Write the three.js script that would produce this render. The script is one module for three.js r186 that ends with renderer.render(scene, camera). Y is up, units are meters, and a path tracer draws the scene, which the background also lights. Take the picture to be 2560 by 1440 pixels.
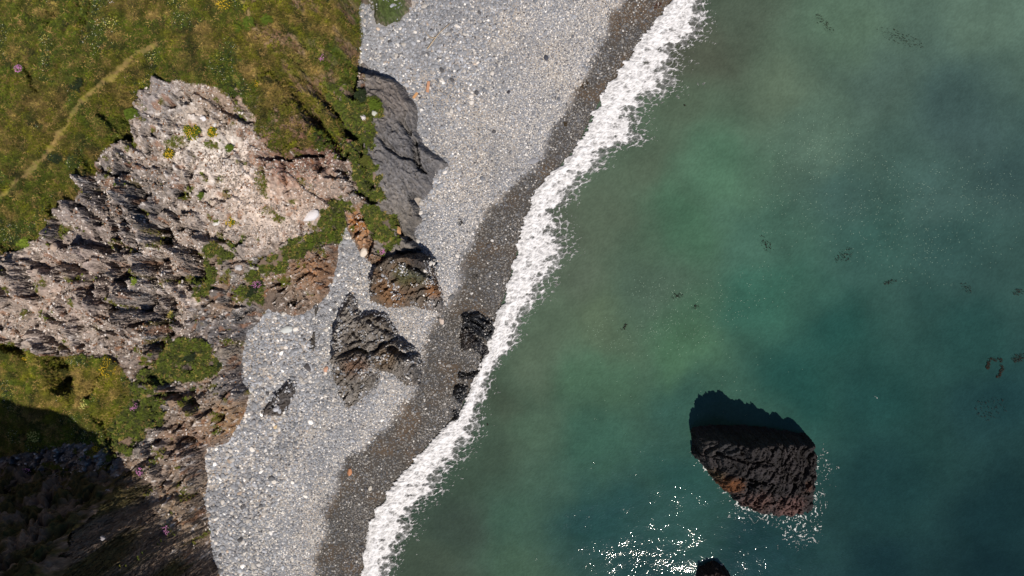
import * as THREE from 'three';
import { mergeGeometries } from 'three/addons/utils/BufferGeometryUtils.js';
import { Sky } from 'three/addons/objects/Sky.js';

// ---------------------------------------------------------------- camera, sky, sun, exposure
const EYE = 45, VFOV = 47;                                    // a drone 45 m above the sea, looking straight down
const scene = new THREE.Scene();
const camera = new THREE.PerspectiveCamera(VFOV, 16 / 9, 0.5, 6000);
camera.position.set(0, EYE, 0); camera.up.set(0, 0, -1); camera.lookAt(0, 0, 0);
const renderer = new THREE.WebGLRenderer({ antialias: true });
renderer.toneMapping = THREE.LinearToneMapping; renderer.toneMappingExposure = 0.9;
renderer.shadowMap.enabled = true;
const SUN = new THREE.Vector3(0.41 * 0.55, 0.835, 0.91 * 0.55).normalize();
const sky = new Sky(); sky.scale.setScalar(4500); sky.name = 'sky';
Object.assign(sky.userData, { kind: 'structure', label: 'clear blue sky above the coast' });
sky.material.uniforms.sunPosition.value.copy(SUN);
sky.material.uniforms.turbidity.value = 2.5; sky.material.uniforms.rayleigh.value = 0.65;
sky.material.uniforms.mieCoefficient.value = 0.004;
scene.add(sky); scene.environmentIntensity = 0.1;
const sun = new THREE.DirectionalLight(0xfff3e2, 5); sun.name = 'sun';
sun.position.copy(SUN).multiplyScalar(90); sun.castShadow = true;
Object.assign(sun.shadow.camera, { left: -45, right: 45, top: 40, bottom: -40, near: 1, far: 200 });
sun.shadow.mapSize.set(4096, 4096); scene.add(sun);

// ---------------------------------------------------------------- noise and small tools
const rng = (s) => () => { s = (s + 0x6d2b79f5) | 0; let t = Math.imul(s ^ (s >>> 15), 1 | s); t = (t + Math.imul(t ^ (t >>> 7), 61 | t)) ^ t; return ((t ^ (t >>> 14)) >>> 0) / 4294967296; };
const hash = (x, y, s) => { let h = Math.imul(x, 374761393) + Math.imul(y, 668265263) + Math.imul(s, 974634161) | 0; h = Math.imul(h ^ (h >>> 13), 1274126177); h = Math.imul(h ^ (h >>> 15), 2246822519); return ((h ^ (h >>> 16)) >>> 0) / 4294967296; };
const GX = new Float64Array(256), GY = new Float64Array(256);
for (let i = 0; i < 256; i++) { GX[i] = Math.cos(i * Math.PI / 128); GY[i] = Math.sin(i * Math.PI / 128); }
function noise(x, y, s = 0) {                                 // gradient noise, about -1..1
  const xi = Math.floor(x), yi = Math.floor(y), fx = x - xi, fy = y - yi;
  const u = fx * fx * fx * (fx * (fx * 6 - 15) + 10), v = fy * fy * fy * (fy * (fy * 6 - 15) + 10);
  const g = (a, b) => { const k = (hash(xi + a, yi + b, s) * 256) | 0; return GX[k] * (fx - a) + GY[k] * (fy - b); };
  const a = g(0, 0), b = g(1, 0), c = g(0, 1), d = g(1, 1);
  return 1.5 * (a + u * (b - a) + v * (c - a + u * (a - b - c + d)));
}
function fbm(x, y, oct, s = 0) { let a = 0, k = 0.55; for (let i = 0; i < oct; i++) { a += k * noise(x, y, s + i * 7); x = x * 2.03 + 3.1; y = y * 2.03 + 1.7; k *= 0.5; } return a; }
function ridged(x, y, oct, s = 0) { let a = 0, k = 0.55; for (let i = 0; i < oct; i++) { a += k * (1 - 2 * Math.abs(noise(x, y, s + i * 5))); x = x * 2.1 + 5.3; y = y * 2.1 + 2.9; k *= 0.5; } return a; }
const W = [0, 0, 0, 0, 0];
function worley(x, y, s = 0) {                                // W = F1, F2, id, dx, dy
  const xi = Math.floor(x), yi = Math.floor(y); let f1 = 9, f2 = 9, id = 0, ax = 0, ay = 0;
  for (let j = -1; j <= 1; j++) for (let i = -1; i <= 1; i++) {
    const cx = xi + i, cy = yi + j, dx = cx + hash(cx, cy, s) - x, dy = cy + hash(cx, cy, s + 11) - y, d = dx * dx + dy * dy;
    if (d < f1) { f2 = f1; f1 = d; id = hash(cx, cy, s + 23); ax = dx; ay = dy; } else if (d < f2) f2 = d;
  }
  W[0] = Math.sqrt(f1); W[1] = Math.sqrt(f2); W[2] = id; W[3] = ax; W[4] = ay; return W;
}
const clamp = (x, a = 0, b = 1) => x < a ? a : x > b ? b : x;
const sst = (a, b, x) => { x = clamp((x - a) / (b - a)); return x * x * (3 - 2 * x); };
const mix = (a, b, t) => a + (b - a) * t;
const lc = (c) => { c /= 255; return c <= 0.04045 ? c / 12.92 : ((c + 0.055) / 1.055) ** 2.4; };
const C = (r, g, b) => [lc(r) / 1.15, lc(g) / 1.15, lc(b) / 1.15];       // base colour of a surface that looks r,g,b in full sun
const cmix = (a, b, t) => [mix(a[0], b[0], t), mix(a[1], b[1], t), mix(a[2], b[2], t)];
const cmul = (a, k) => [a[0] * k, a[1] * k, a[2] * k];

// ---------------------------------------------------------------- the survey: points read off the photograph, turned into places on the ground
const TANV = Math.tan(VFOV * Math.PI / 360);
const mpp = (h) => (EYE - h) * TANV / 720;                    // metres per photograph pixel at height h
const at = (px, py, h) => [(px - 1280) * mpp(h), (py - 720) * mpp(h)];
function hit(px, py, H) { let h = 24; for (; h > -1; h -= 0.08) { const [x, z] = at(px, py, h); if (H(x, z) >= h) return [x, z]; } return at(px, py, 0); }
const pairs = (a) => { const o = []; for (let i = 0; i < a.length; i += 2) o.push([a[i], a[i + 1]]); return o; };
const survey = (a, H) => pairs(a).map(([x, y]) => hit(x, y, H));
const flat = (a, h = 0) => pairs(a).map(([x, y]) => at(x, y, h));
function segd(x, z, a, b) { const dx = b[0] - a[0], dz = b[1] - a[1]; let t = clamp(((x - a[0]) * dx + (z - a[1]) * dz) / (dx * dx + dz * dz)); return Math.hypot(x - a[0] - t * dx, z - a[1] - t * dz); }
const lined = (x, z, p) => { let d = 1e9; for (let i = 0; i + 1 < p.length; i++) d = Math.min(d, segd(x, z, p[i], p[i + 1])); return d; };
function bound(p) { p.bb = [1e9, 1e9, -1e9, -1e9]; for (const q of p) { p.bb[0] = Math.min(p.bb[0], q[0]); p.bb[1] = Math.min(p.bb[1], q[1]); p.bb[2] = Math.max(p.bb[2], q[0]); p.bb[3] = Math.max(p.bb[3], q[1]); } return p; }
function sdf(x, z, p, far = 3) {                              // inside positive
  if (!p.bb) bound(p);
  if (x < p.bb[0] - far || x > p.bb[2] + far || z < p.bb[1] - far || z > p.bb[3] + far) return -far;
  let d = 1e9, inside = false;
  for (let i = 0, j = p.length - 1; i < p.length; j = i++) {
    const a = p[i], b = p[j]; d = Math.min(d, segd(x, z, a, b));
    if ((a[1] > z) !== (b[1] > z) && x < (b[0] - a[0]) * (z - a[1]) / (b[1] - a[1]) + a[0]) inside = !inside;
  }
  return inside ? d : -d;
}
function tps(pts) {                                           // thin plate surface through [x, z, h] points
  const n = pts.length, N = n + 3, A = Array.from({ length: N }, () => new Float64Array(N + 1)), U = (r2) => r2 < 1e-9 ? 0 : r2 * Math.log(r2);
  for (let i = 0; i < n; i++) {
    for (let j = 0; j < n; j++) A[i][j] = U((pts[i][0] - pts[j][0]) ** 2 + (pts[i][1] - pts[j][1]) ** 2);
    A[i][i] += 0.4; A[i][n] = A[n][i] = 1; A[i][n + 1] = A[n + 1][i] = pts[i][0]; A[i][n + 2] = A[n + 2][i] = pts[i][1]; A[i][N] = pts[i][2];
  }
  for (let c = 0; c < N; c++) {
    let p = c; for (let r = c + 1; r < N; r++) if (Math.abs(A[r][c]) > Math.abs(A[p][c])) p = r;
    [A[c], A[p]] = [A[p], A[c]];
    for (let r = 0; r < N; r++) if (r !== c && A[r][c]) { const k = A[r][c] / A[c][c]; for (let q = c; q <= N; q++) A[r][q] -= k * A[c][q]; }
  }
  const w = A.map((r, i) => r[N] / r[i]);
  return (x, z) => { let h = w[n] + w[n + 1] * x + w[n + 2] * z; for (let i = 0; i < n; i++) h += w[i] * U((x - pts[i][0]) ** 2 + (z - pts[i][1]) ** 2); return h; };
}

// ---------------------------------------------------------------- making things
const used = new Map();
function numbered(n) { const k = used.get(n) ?? 0; used.set(n, k + 1); return k ? n + '_' + String(k).padStart(3, '0') : n; }
function tag(o, label, category, group, kind) { if (label) o.userData.label = label; if (category) o.userData.category = category; if (group) o.userData.group = group; if (kind) o.userData.kind = kind; return o; }
function mesh(name, geo, mat, parent = scene) { const m = new THREE.Mesh(geo, mat); m.name = parent === scene ? numbered(name) : name; m.castShadow = m.receiveShadow = true; parent.add(m); return m; }
function base(name, x, y, z) { const o = new THREE.Group(); o.name = numbered(name); o.position.set(x, y, z); scene.add(o); return o; }
function geom(pos, idx, col) {
  const g = new THREE.BufferGeometry(); g.setAttribute('position', new THREE.BufferAttribute(pos, 3));
  if (col) g.setAttribute('color', new THREE.BufferAttribute(col, 3));
  g.setIndex(new THREE.BufferAttribute(idx instanceof Uint32Array ? idx : new Uint32Array(idx), 1)); g.computeVertexNormals(); return g;
}
const std = (o) => new THREE.MeshStandardMaterial({ roughness: 0.95, metalness: 0, ...o });
const M = { ground: std({ vertexColors: true }), wet: std({ vertexColors: true, roughness: 0.55 }), stone: std({ color: 0xffffff, roughness: 0.85 }), leaf: std({ color: 0xffffff, roughness: 0.9, side: THREE.DoubleSide }) };
function field(x0, z0, x1, z1, step, f, refine = 0) {         // grid of points; f(x, z) -> { h, c, zone } or null; steep faces are split and broken up; one geometry per zone
  const nx = Math.ceil((x1 - x0) / step) + 1, nz = Math.ceil((z1 - z0) / step) + 1, n = nx * nz, P = [], K = [], at = new Int32Array(n).fill(-1), zn = [];
  for (let j = 0; j < nz; j++) for (let i = 0; i < nx; i++) {
    const x = x0 + i * step, z = z0 + j * step, r = f(x, z); if (!r) continue;
    at[j * nx + i] = zn.length; P.push(x, r.h, z); K.push(r.c[0], r.c[1], r.c[2]); zn.push(r.zone ?? 0);
  }
  let T = [];                                                 // triangles: three corners and the zone
  for (let j = 0; j + 1 < nz; j++) for (let i = 0; i + 1 < nx; i++) {
    const k = j * nx + i, a = at[k], b = at[k + 1], c = at[k + nx], d = at[k + nx + 1];
    for (const [p, q, r] of (i + j) & 1 ? [[a, c, b], [b, c, d]] : [[a, c, d], [a, d, b]]) if (p >= 0 && q >= 0 && r >= 0) T.push(p, q, r, zn[p]);
  }
  const L2 = (step * 2.1) ** 2, long = (a, b) => (P[a * 3] - P[b * 3]) ** 2 + (P[a * 3 + 1] - P[b * 3 + 1]) ** 2 + (P[a * 3 + 2] - P[b * 3 + 2]) ** 2;
  for (let pass = 0; pass < refine; pass++) {
    const mid = new Map(), cut = (a, b) => {
      const d = long(a, b); if (d < L2) return -1;
      const key = Math.min(a, b) * 4194304 + Math.max(a, b); let m = mid.get(key); if (m !== undefined) return m;
      mid.set(key, m = P.length / 3);
      const e = Math.sqrt(d), lo = Math.min(a, b), hi = Math.max(a, b), r = (s) => hash(lo & 0xfffff, hi & 0xfffff, s + pass) - 0.5, t = 0.85 + 0.3 * (r(5) + 0.5) + (r(6) > 0.42 ? 0.25 : 0) - (r(7) > 0.38 ? 0.25 : 0);
      for (let q = 0; q < 3; q++) { P.push((P[a * 3 + q] + P[b * 3 + q]) / 2 + 0.26 * Math.min(e, 0.45) * r(q * 3 + 1)); K.push((K[a * 3 + q] + K[b * 3 + q]) / 2 * t); }
      return m;
    }, N = [];
    for (let i = 0; i < T.length; i += 4) {
      let a = T[i], b = T[i + 1], c = T[i + 2]; const z = T[i + 3]; let ab = cut(a, b), bc = cut(b, c), ca = cut(c, a);
      const k = (ab >= 0) + (bc >= 0) + (ca >= 0);
      if (!k) { N.push(a, b, c, z); continue; }
      if (k === 3) { N.push(a, ab, ca, z, ab, b, bc, z, ca, bc, c, z, ab, bc, ca, z); continue; }
      while (k === 1 ? ab < 0 : ca >= 0) { const t = a; a = b; b = c; c = t; const u = ab; ab = bc; bc = ca; ca = u; }   // turn it so that the cut edges come first
      if (k === 1) N.push(a, ab, c, z, ab, b, c, z); else N.push(ab, b, bc, z, a, ab, bc, z, a, bc, c, z);
    }
    T = N;
  }
  const idx = new Map(), all = new Uint32Array(T.length / 4 * 3);
  for (let i = 0, o = 0; i < T.length; i += 4) { let l = idx.get(T[i + 3]); if (!l) idx.set(T[i + 3], l = []); for (let q = 0; q < 3; q++) { all[o++] = T[i + q]; l.push(T[i + q]); } }
  const nor = geom(new Float32Array(P), all, null).getAttribute('normal').array, out = new Map();
  for (const [zz, l] of idx) {
    const re = new Int32Array(P.length / 3).fill(-1), p = [], c = [], m = [], ix = new Uint32Array(l.length); let cnt = 0;
    l.forEach((k, q) => { if (re[k] < 0) { re[k] = cnt++; for (let e = 0; e < 3; e++) { p.push(P[k * 3 + e]); c.push(K[k * 3 + e]); m.push(nor[k * 3 + e]); } } ix[q] = re[k]; });
    const g = new THREE.BufferGeometry();
    g.setAttribute('position', new THREE.BufferAttribute(new Float32Array(p), 3)); g.setAttribute('color', new THREE.BufferAttribute(new Float32Array(c), 3)); g.setAttribute('normal', new THREE.BufferAttribute(new Float32Array(m), 3)); g.setIndex(new THREE.BufferAttribute(ix, 1));
    out.set(zz, g);
  }
  return out;
}

// ---------------------------------------------------------------- shore lines and beach
const WATER = flat([1790,-220, 1735,-90, 1680,0, 1590,120, 1500,250, 1440,370, 1340,480, 1300,600, 1265,730, 1238,800, 1212,880, 1180,960, 1148,1030, 1080,1100, 990,1205, 925,1310, 905,1440, 890,1560, 860,1720]);
const SEAWARD = flat([1870,-220, 1810,-90, 1762,0, 1740,85, 1695,180, 1625,275, 1582,350, 1492,420, 1432,470, 1420,530, 1428,590, 1392,650, 1370,720, 1312,800, 1275,870, 1245,925, 1215,1000, 1190,1085, 1132,1160, 1070,1250, 1012,1335, 985,1440, 970,1560, 950,1720]);
const DRYLINE = flat([1660,-220, 1595,-90, 1545,0, 1500,100, 1430,230, 1385,320, 1330,420, 1240,490, 1190,560, 1160,640, 1130,740, 1085,800, 1050,900, 1020,990, 960,1070, 860,1150, 825,1240, 800,1340, 775,1440, 760,1560, 730,1720], 0.8);
const inland = (x, z) => {                                    // metres inland of the water's edge (negative at sea)
  const d = lined(x, z, WATER); let xa = 0;
  for (let i = 0; i + 1 < WATER.length; i++) { const a = WATER[i], b = WATER[i + 1]; if (z >= a[1] && z <= b[1]) { xa = mix(a[0], b[0], (z - a[1]) / (b[1] - a[1])); break; } if (z > b[1]) xa = b[0]; }
  return x < xa ? d : -d;
};
const dryD = (x, z) => { let xa = DRYLINE[0][0]; for (let i = 0; i + 1 < DRYLINE.length; i++) { const a = DRYLINE[i], b = DRYLINE[i + 1]; if (z >= a[1] && z <= b[1]) { xa = mix(a[0], b[0], (z - a[1]) / (b[1] - a[1])); break; } if (z > b[1]) xa = b[0]; } return (xa - x) * 0.85; };  // positive on dry shingle
function beachH(x, z) {
  const d = inland(x, z);
  if (d < 0) return d * 0.14;
  return 2.7 * (1 - Math.exp(-d * 0.085)) + 0.05 * fbm(x * 0.5, z * 0.5, 3, 3) * sst(0.5, 2, d);
}

// ---------------------------------------------------------------- headland: heights read at photograph points
const HCTRL = [[-250,-200,17],[100,-200,16.5],[500,-200,15],[860,-200,8],[0,0,16],[300,90,16],[600,40,14],[760,60,11],[850,60,7.5],[875,150,5.6],[860,220,5.6],[780,180,9],[650,150,13],[480,150,15],[200,250,15.8],
  [-250,300,16],[0,400,15.3],[180,430,14.4],[330,280,14.2],[0,600,13.6],[130,540,13.4],[440,215,14],[560,250,13],[640,300,11.6],[740,280,9.8],[830,300,7],[800,400,7.6],[700,400,9.8],[560,400,12],[420,420,12.6],[300,450,13],
  [-250,700,13],[0,700,12.3],[150,650,12.3],[300,620,12],[450,600,11],[600,550,10],[750,520,7.6],[850,480,6.2],[900,420,6.5],[905,300,5.6],[950,250,4.4],[1000,250,3.6],[960,350,5.2],[1030,350,3.2],[980,450,4.8],[1060,420,2.9],[1020,530,3.2],[950,540,4.4],[900,540,3.6],[880,520,3.9],[1000,600,2.8],[940,620,3.1],[1060,640,2.7],
  [800,580,4.4],[835,620,3.4],[760,640,5],[700,600,7],[680,700,5.2],[740,740,3.4],[700,760,3.4],[620,740,5.4],[560,650,8.6],[500,750,8.4],[420,720,10.2],[300,780,10.8],[150,780,11.3],[0,840,11],[-250,860,11.5],
  [450,850,7.8],[360,890,8.6],[250,890,9.4],[120,890,9.6],[0,930,9.8],[520,860,6.2],[570,820,5.2],[590,920,3.6],[540,950,4.6],[450,950,6.2],[350,980,7.6],[220,1000,9],[80,1000,9.6],[-250,1020,10],[610,1000,3],[560,1050,3.6],[480,1050,5.2],[400,1080,6.2],[300,1100,7.6],[150,1110,8.8],[0,1140,9],[-250,1150,9],
  [440,1150,5.2],[500,1180,3.3],[380,1200,6.2],[460,1280,4.6],[500,1340,3.4],[430,1380,5.6],[510,1420,3.6],[520,1560,4.5],[400,1500,8],[300,1250,8.4],[100,1250,9.2]];
const headT = tps(HCTRL.map(([px, py, h]) => { h = 2.3 + (h - 2.3) * (h > 2.3 ? 0.66 : 1); return [...at(px, py, h), h]; }));
const wallZ = (x) => 10.75 + 0.35 * noise(x * 0.9, 3.3, 5);
const wallW = (x, z) => -22.1 + (z - 11) * 0.38 + 0.35 * noise(z * 0.8, 7.7, 6) - x;      // metres inside the wall's eastern corner
function headBase(x, z) {
  let h = headT(x, z); const zf = wallZ(x);
  if (z > zf) h += Math.min(16, 3.1 * (z - zf)) * sst(-0.1, 1.6, wallW(x, z));      // the shaded wall that climbs towards the bottom of the picture
  if (z > 16.9 && x > -25) h += 7 * (1 - Math.exp(-(z - 16.9) * 0.7)) * sst(-19.2, -20.6, x);
  return Math.min(h, 23);
}
const FOOT = bound(survey([-500,-500, 900,-500, 893,-120, 890,0, 895,60, 888,150, 884,195, 908,198, 960,200, 1010,225, 1040,270, 1035,330, 1060,370, 1117,412, 1085,428, 1076,470, 1052,500, 1050,545, 1030,575, 1035,612, 1082,650, 1060,668, 1000,655, 950,672, 922,645, 905,632, 888,600, 876,570, 876,530, 868,516, 858,555, 846,600, 840,645, 828,690, 812,742, 780,770, 735,788, 715,782, 690,775, 668,762, 640,800, 612,822, 602,860, 596,905, 602,950, 622,980, 614,1020, 600,1052, 570,1100, 522,1110, 505,1140, 512,1200, 508,1262, 520,1330, 522,1400, 545,1445, 560,1560, 560,1800, -500,1800], beachH));
const onHead = (a) => survey(a, headBase);
const Z = {
  scar: onHead([385,205, 440,198, 480,205, 560,225, 600,250, 640,290, 645,330, 655,360, 705,385, 790,368, 850,385, 878,420, 878,470, 855,500, 825,515, 790,560, 735,590, 690,612, 640,642, 600,652, 560,640, 512,650, 490,700, 500,760, 470,800, 430,840, 395,880, 330,912, 270,902, 200,882, 140,885, 60,865, 0,855, -300,840, -300,660, 0,650, 60,622, 110,600, 140,570, 152,530, 200,480, 230,430, 250,390, 290,360, 322,312, 345,270, 352,240]),
  red: onHead([600,240, 680,200, 740,205, 790,290, 850,370, 790,372, 705,388, 650,360]),
  ledge: onHead([-300,862, 0,860, 60,872, 130,890, 200,890, 300,915, 330,960, 320,1010, 272,1060, 262,1095, 200,1105, 130,1115, 0,1145, -300,1150]),
  bank: onHead([850,552, 846,605, 795,626, 735,650, 705,680, 665,692, 655,742, 622,755, 597,742, 600,700, 632,676, 660,640, 700,610, 760,590, 800,560, 820,500, 870,490, 880,505]),
  gully: onHead([500,640, 530,610, 565,622, 612,590, 605,622, 558,658, 548,700, 522,730, 500,752, 488,720]),
  lower: onHead([405,800, 440,785, 435,855, 500,845, 552,905, 542,940, 470,962, 400,955, 330,1000, 300,980, 350,930, 385,900]),
  mixed: onHead([270,980, 330,960, 400,960, 420,1000, 395,1060, 330,1130, 250,1140, 240,1100, 270,1060]),
  crest: onHead([835,215, 890,222, 962,250, 952,292, 932,312, 928,400, 950,440, 962,490, 932,512, 900,490, 882,430, 880,380, 850,320, 825,260]),
  ridge: onHead([905,520, 935,515, 985,545, 990,600, 965,630, 945,600, 925,570, 912,560]),
  path: onHead([395,105, 345,140, 300,175, 260,210, 205,255, 165,320, 120,385, 80,425, 20,480, -120,580]),
  rim: onHead([-300,650, 0,648, 60,622, 110,600, 140,570, 152,530, 200,480, 230,430, 250,390, 290,360, 322,312, 345,270, 352,240, 385,205]),
  rim2: onHead([560,222, 600,248, 628,280, 622,300]),
};
const CRACKS = [                                              // clefts: width, depth, then points
  [0.35, 1.1, 715,200, 760,260, 800,310, 830,350, 862,388], [0.3, 0.9, 760,200, 830,270, 870,340], [0.32, 1.2, 852,-40, 856,20, 880,40, 884,80],
  [0.3, 0.9, 880,150, 878,215, 885,250], [0.25, 0.7, 890,330, 905,400, 925,470], [0.3, 0.8, 850,420, 890,470, 930,500], [0.22, 0.6, 318,585, 332,640, 322,690], [0.34, 1.1, 378,650, 388,690, 372,745, 345,775], [0.3, 1, 305,300, 318,325, 296,355], [0.28, 0.8, 258,750, 280,772, 300,765],
  [0.4, 1.2, 395,790, 410,830, 392,860], [0.4, 1.1, 470,625, 488,650, 492,690], [0.28, 1, 72,680, 80,735], [0.25, 0.8, 190,815, 198,862], [0.6, 1.5, 135,892, 150,920, 160,965], [0.25, 0.7, 350,560, 362,600, 340,640], [0.25, 0.7, 395,560, 402,620, 396,650],
  [0.22, 0.6, 430,700, 455,690, 480,720], [0.2, 0.6, 280,790, 330,810, 375,800], [0.2, 0.5, 275,650, 300,670, 330,660], [0.22, 0.6, 230,1040, 268,1075, 275,1130], [0.3, 0.8, 400,985, 470,990, 480,1010], [0.25, 0.7, 470,1100, 500,1150, 512,1190], [0.2, 0.6, 470,1250, 500,1290, 515,1330],
  [0.35, 0.9, 0,868, 50,878, 60,890], [0.2, 0.5, 215,1000, 235,960, 250,930], [0.2, 0.6, 60,160, 75,190, 92,230], [0.16, 0.5, 230,10, 220,50, 200,70], [0.16, 0.5, 195,-10, 200,30, 205,60], [0.2, 0.5, 128,30, 150,40, 100,60],
  [0.2, 0.55, 1000,300, 1030,345, 1040,400], [0.15, 0.4, 950,345, 985,380, 1040,402, 1060,430], [0.2, 0.6, 985,545, 1000,580, 1020,600], [0.28, 0.9, 1032,492, 1048,512, 1045,530], [0.3, 0.8, 1000,640, 1040,628, 1075,640], [0.2, 0.5, 940,575, 925,610, 915,640], [0.18, 0.4, 450,230, 440,250, 420,265], [0.2, 0.5, 540,262, 570,280, 610,300],
  [0.22, 0.6, 650,390, 720,392, 800,382], [0.12, 0.4, 480,380, 470,440, 478,500], [0.16, 0.5, 250,420, 240,470, 262,520], [0.18, 0.6, 300,470, 310,540, 322,560], [0.16, 0.5, 340,460, 352,520, 378,545],
].map(([w, d, ...p]) => { const q = onHead(p); q.w = w * 0.95; q.d = d * 2.3; return bound(q); });
// ledges that drop to the north-east: height, then points from top to bottom with the high side on the left
const LEDGES = [[1.2, 300,590, 325,640, 322,690, 350,720], [1.4, 362,640, 385,690, 372,745, 340,790], [1.1, 455,622, 478,640, 492,690], [0.9, 245,745, 275,765, 310,785], [1.2, 392,790, 405,820, 395,870], [1.0, 66,670, 78,735], [1.4, 128,880, 150,915, 165,965], [0.9, 285,325, 312,350], [0.8, 222,425, 245,480], [0.9, 145,555, 165,605], [0.7, 395,545, 402,600], [0.7, 330,480, 345,530, 372,560], [0.6, 190,815, 198,862], [0.7, 425,690, 450,730], [0.8, 20,640, 50,680], [0.7, 215,690, 222,740], [0.9, 700,215, 760,290, 800,345], [0.7, 760,190, 840,290, 872,350], [0.9, 410,960, 470,985, 490,1020], [0.8, 380,1120, 398,1170], [0.7, 470,1130, 505,1180]].map(([d, ...p]) => { const q = onHead(p); q.d = d; return bound(q); });
function dropAt(x, z, q) { let d = 1e9, side = 0; for (let i = 0; i + 1 < q.length; i++) { const a = q[i], b = q[i + 1], e = segd(x, z, a, b); if (e < d) { d = e; side = (b[0] - a[0]) * (z - a[1]) - (b[1] - a[1]) * (x - a[0]); } } return side > 0 ? q.d * Math.exp(-((d / 0.75) ** 2)) * sst(0, 0.1, d) : -0.35 * q.d * Math.exp(-((d / 0.4) ** 2)); }
// tints seen on the headland: px, py, radius (px), sRGB, strength
const TINTS = [[310,490,90,100,98,100,.8],[420,500,70,112,108,108,.6],[230,560,80,120,110,110,.5],[420,260,60,128,126,132,.6],[600,420,130,226,214,206,.9],[680,500,100,212,194,180,.8],[520,330,90,210,202,194,.7],[760,450,90,170,140,120,.6],[350,860,90,118,104,96,.8],[200,700,90,160,142,138,.4],[100,780,90,170,150,138,.4],[520,560,90,165,150,138,.5],[450,680,60,150,130,115,.5],
  [720,390,70,125,85,70,.8],[820,380,50,120,80,68,.7],[690,330,60,125,95,70,.5],[560,235,50,150,110,80,.4],[540,270,60,150,130,112,.6],
  [780,680,60,150,108,72,.7],[720,720,60,140,118,98,.6],[690,760,50,85,75,70,.6],[560,840,60,95,95,100,.7],[590,960,40,105,105,110,.7],[570,1060,50,160,125,85,.8],[520,1030,50,150,130,110,.5],[470,1110,60,135,105,85,.5],[430,1180,60,145,125,110,.5],[460,1260,60,160,140,115,.5],[480,1340,50,150,125,95,.5],[590,880,30,175,160,140,.6],
  [900,560,35,170,115,60,.9],[905,610,30,165,125,90,.8],[1000,560,60,110,105,98,.6],[960,660,40,110,85,60,.5],[1020,390,110,108,107,110,.9],[970,240,60,112,106,104,.9],[1060,640,40,80,80,84,.8]].map(([px, py, r, cr, cg, cb, s]) => ({ p: hit(px, py, headBase), r: r * mpp(7), c: C(cr, cg, cb), s }));

const ROUGH = [[330,680,130,1.0],[200,640,110,.6],[420,800,90,.8],[300,480,90,.6],[380,560,70,.5],[620,440,150,-.45],[700,520,120,-.35],[480,300,110,-.3],[120,790,110,-.2]].map(([px, py, r, k]) => ({ p: hit(px, py, headBase), r: r * mpp(10), k }));
const PAL = { green: C(84, 104, 14), lime: C(132, 132, 24), olive: C(104, 98, 26), straw: C(176, 148, 86), brown: C(106, 86, 46), dark: C(40, 50, 16), deep: C(30, 46, 14) };
function turf(x, z) {                                         // colour of grassy ground, place by place
  const a = fbm(x * 0.28, z * 0.28, 3, 40), b = fbm(x * 0.9 + a, z * 0.9, 3, 50), c = fbm(x * 3, z * 2.2, 2, 60);
  let k = cmix(PAL.olive, PAL.green, sst(-0.35, 0.2, a + 0.3 * b));
  k = cmix(k, PAL.lime, 0.9 * sst(0.0, 0.4, b - 0.2 * a)); k = cmix(k, PAL.straw, 0.85 * sst(0.05, 0.4, -b * 0.8 + 0.4 * c - 0.3 * a));
  k = cmix(k, PAL.brown, 0.5 * sst(0.12, 0.45, fbm(x * 0.45, z * 0.45, 3, 70))); k = cmix(k, PAL.dark, 0.85 * sst(0.08, 0.4, fbm(x * 1.3, z * 1.1, 3, 80)));
  return cmul(k, 1.12 + 0.5 * c);
}
function crag(x, z, ang, size = 1, bed = 0.6, an = 1, pits = 1) {                          // broken bedded rock: height of the relief and the shades of the blocks
  const ca = Math.cos(ang), sa = Math.sin(ang), wx = x + 0.28 * size * noise(x * 0.8, z * 0.8, 91) + 0.06 * noise(x * 4, z * 4, 93), wz = z + 0.28 * size * noise(x * 0.8, z * 0.8, 92) + 0.06 * noise(x * 4, z * 4, 94);
  const u = wx * ca + wz * sa, v = -wx * sa + wz * ca, r = 1 / size;       // u along the beds, v across
  let w = worley(u * 0.95 * r / an, v * 1.9 * r * an, 5); const id = w[2], e = w[1] - w[0], k = id * 1e6 | 0, tilt = w[3] * (hash(k, 1, 2) - 0.5) + w[4] * (hash(k, 2, 2) - 0.5);
  let h = size * (0.34 * (id - 0.5) + 0.5 * tilt - 0.16 * sst(0.1, 0, e));
  w = worley(u * 2.6 * r / an, v * 4.6 * r * an, 6); const id2 = w[2], k2 = id2 * 1e6 | 0;
  h += size * (0.2 * (id2 - 0.5) + 0.3 * (w[3] * (hash(k2, 1, 2) - 0.5) + w[4] * (hash(k2, 2, 2) - 0.5)) - 0.09 * sst(0.14, 0, w[1] - w[0]));
  w = worley(u * 6.5 / Math.sqrt(size) / an, v * 9 / Math.sqrt(size) * an, 8); const id3 = w[2];
  h += 0.07 * (id3 - 0.5) - 0.04 * sst(0.2, 0, w[1] - w[0]);
  h += 0.14 * ridged(u * 0.55 * r / an, v * 2.0 * r * an, 3, 9) * size + 0.04 * noise(u * 9, v * 13, 15);
  const sv = v * 1.5 * r + 0.7 * noise(u * 0.5, v * 0.4, 18), fr = sv - Math.floor(sv); h += size * bed * 0.3 * (Math.min(fr, (1 - fr) * 6) - 0.4);
  const lam = noise(u * 1.4 * r, v * 13, 19); h += 0.025 * bed * lam;
  const pit = fbm(u * 0.8 * r, v * 1.7 * r, 3, 16); h -= size * 1.2 * pits * sst(0.24, 0.42, pit);
  return { h, id, id2, id3, pit, lam };
}
const ROCKS = { pale: C(188, 174, 165), grey: C(128, 123, 120), brown: C(140, 118, 100), shade: C(96, 84, 74) };
let headH;                                                    // finished height of the headland, kept for planting
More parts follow.
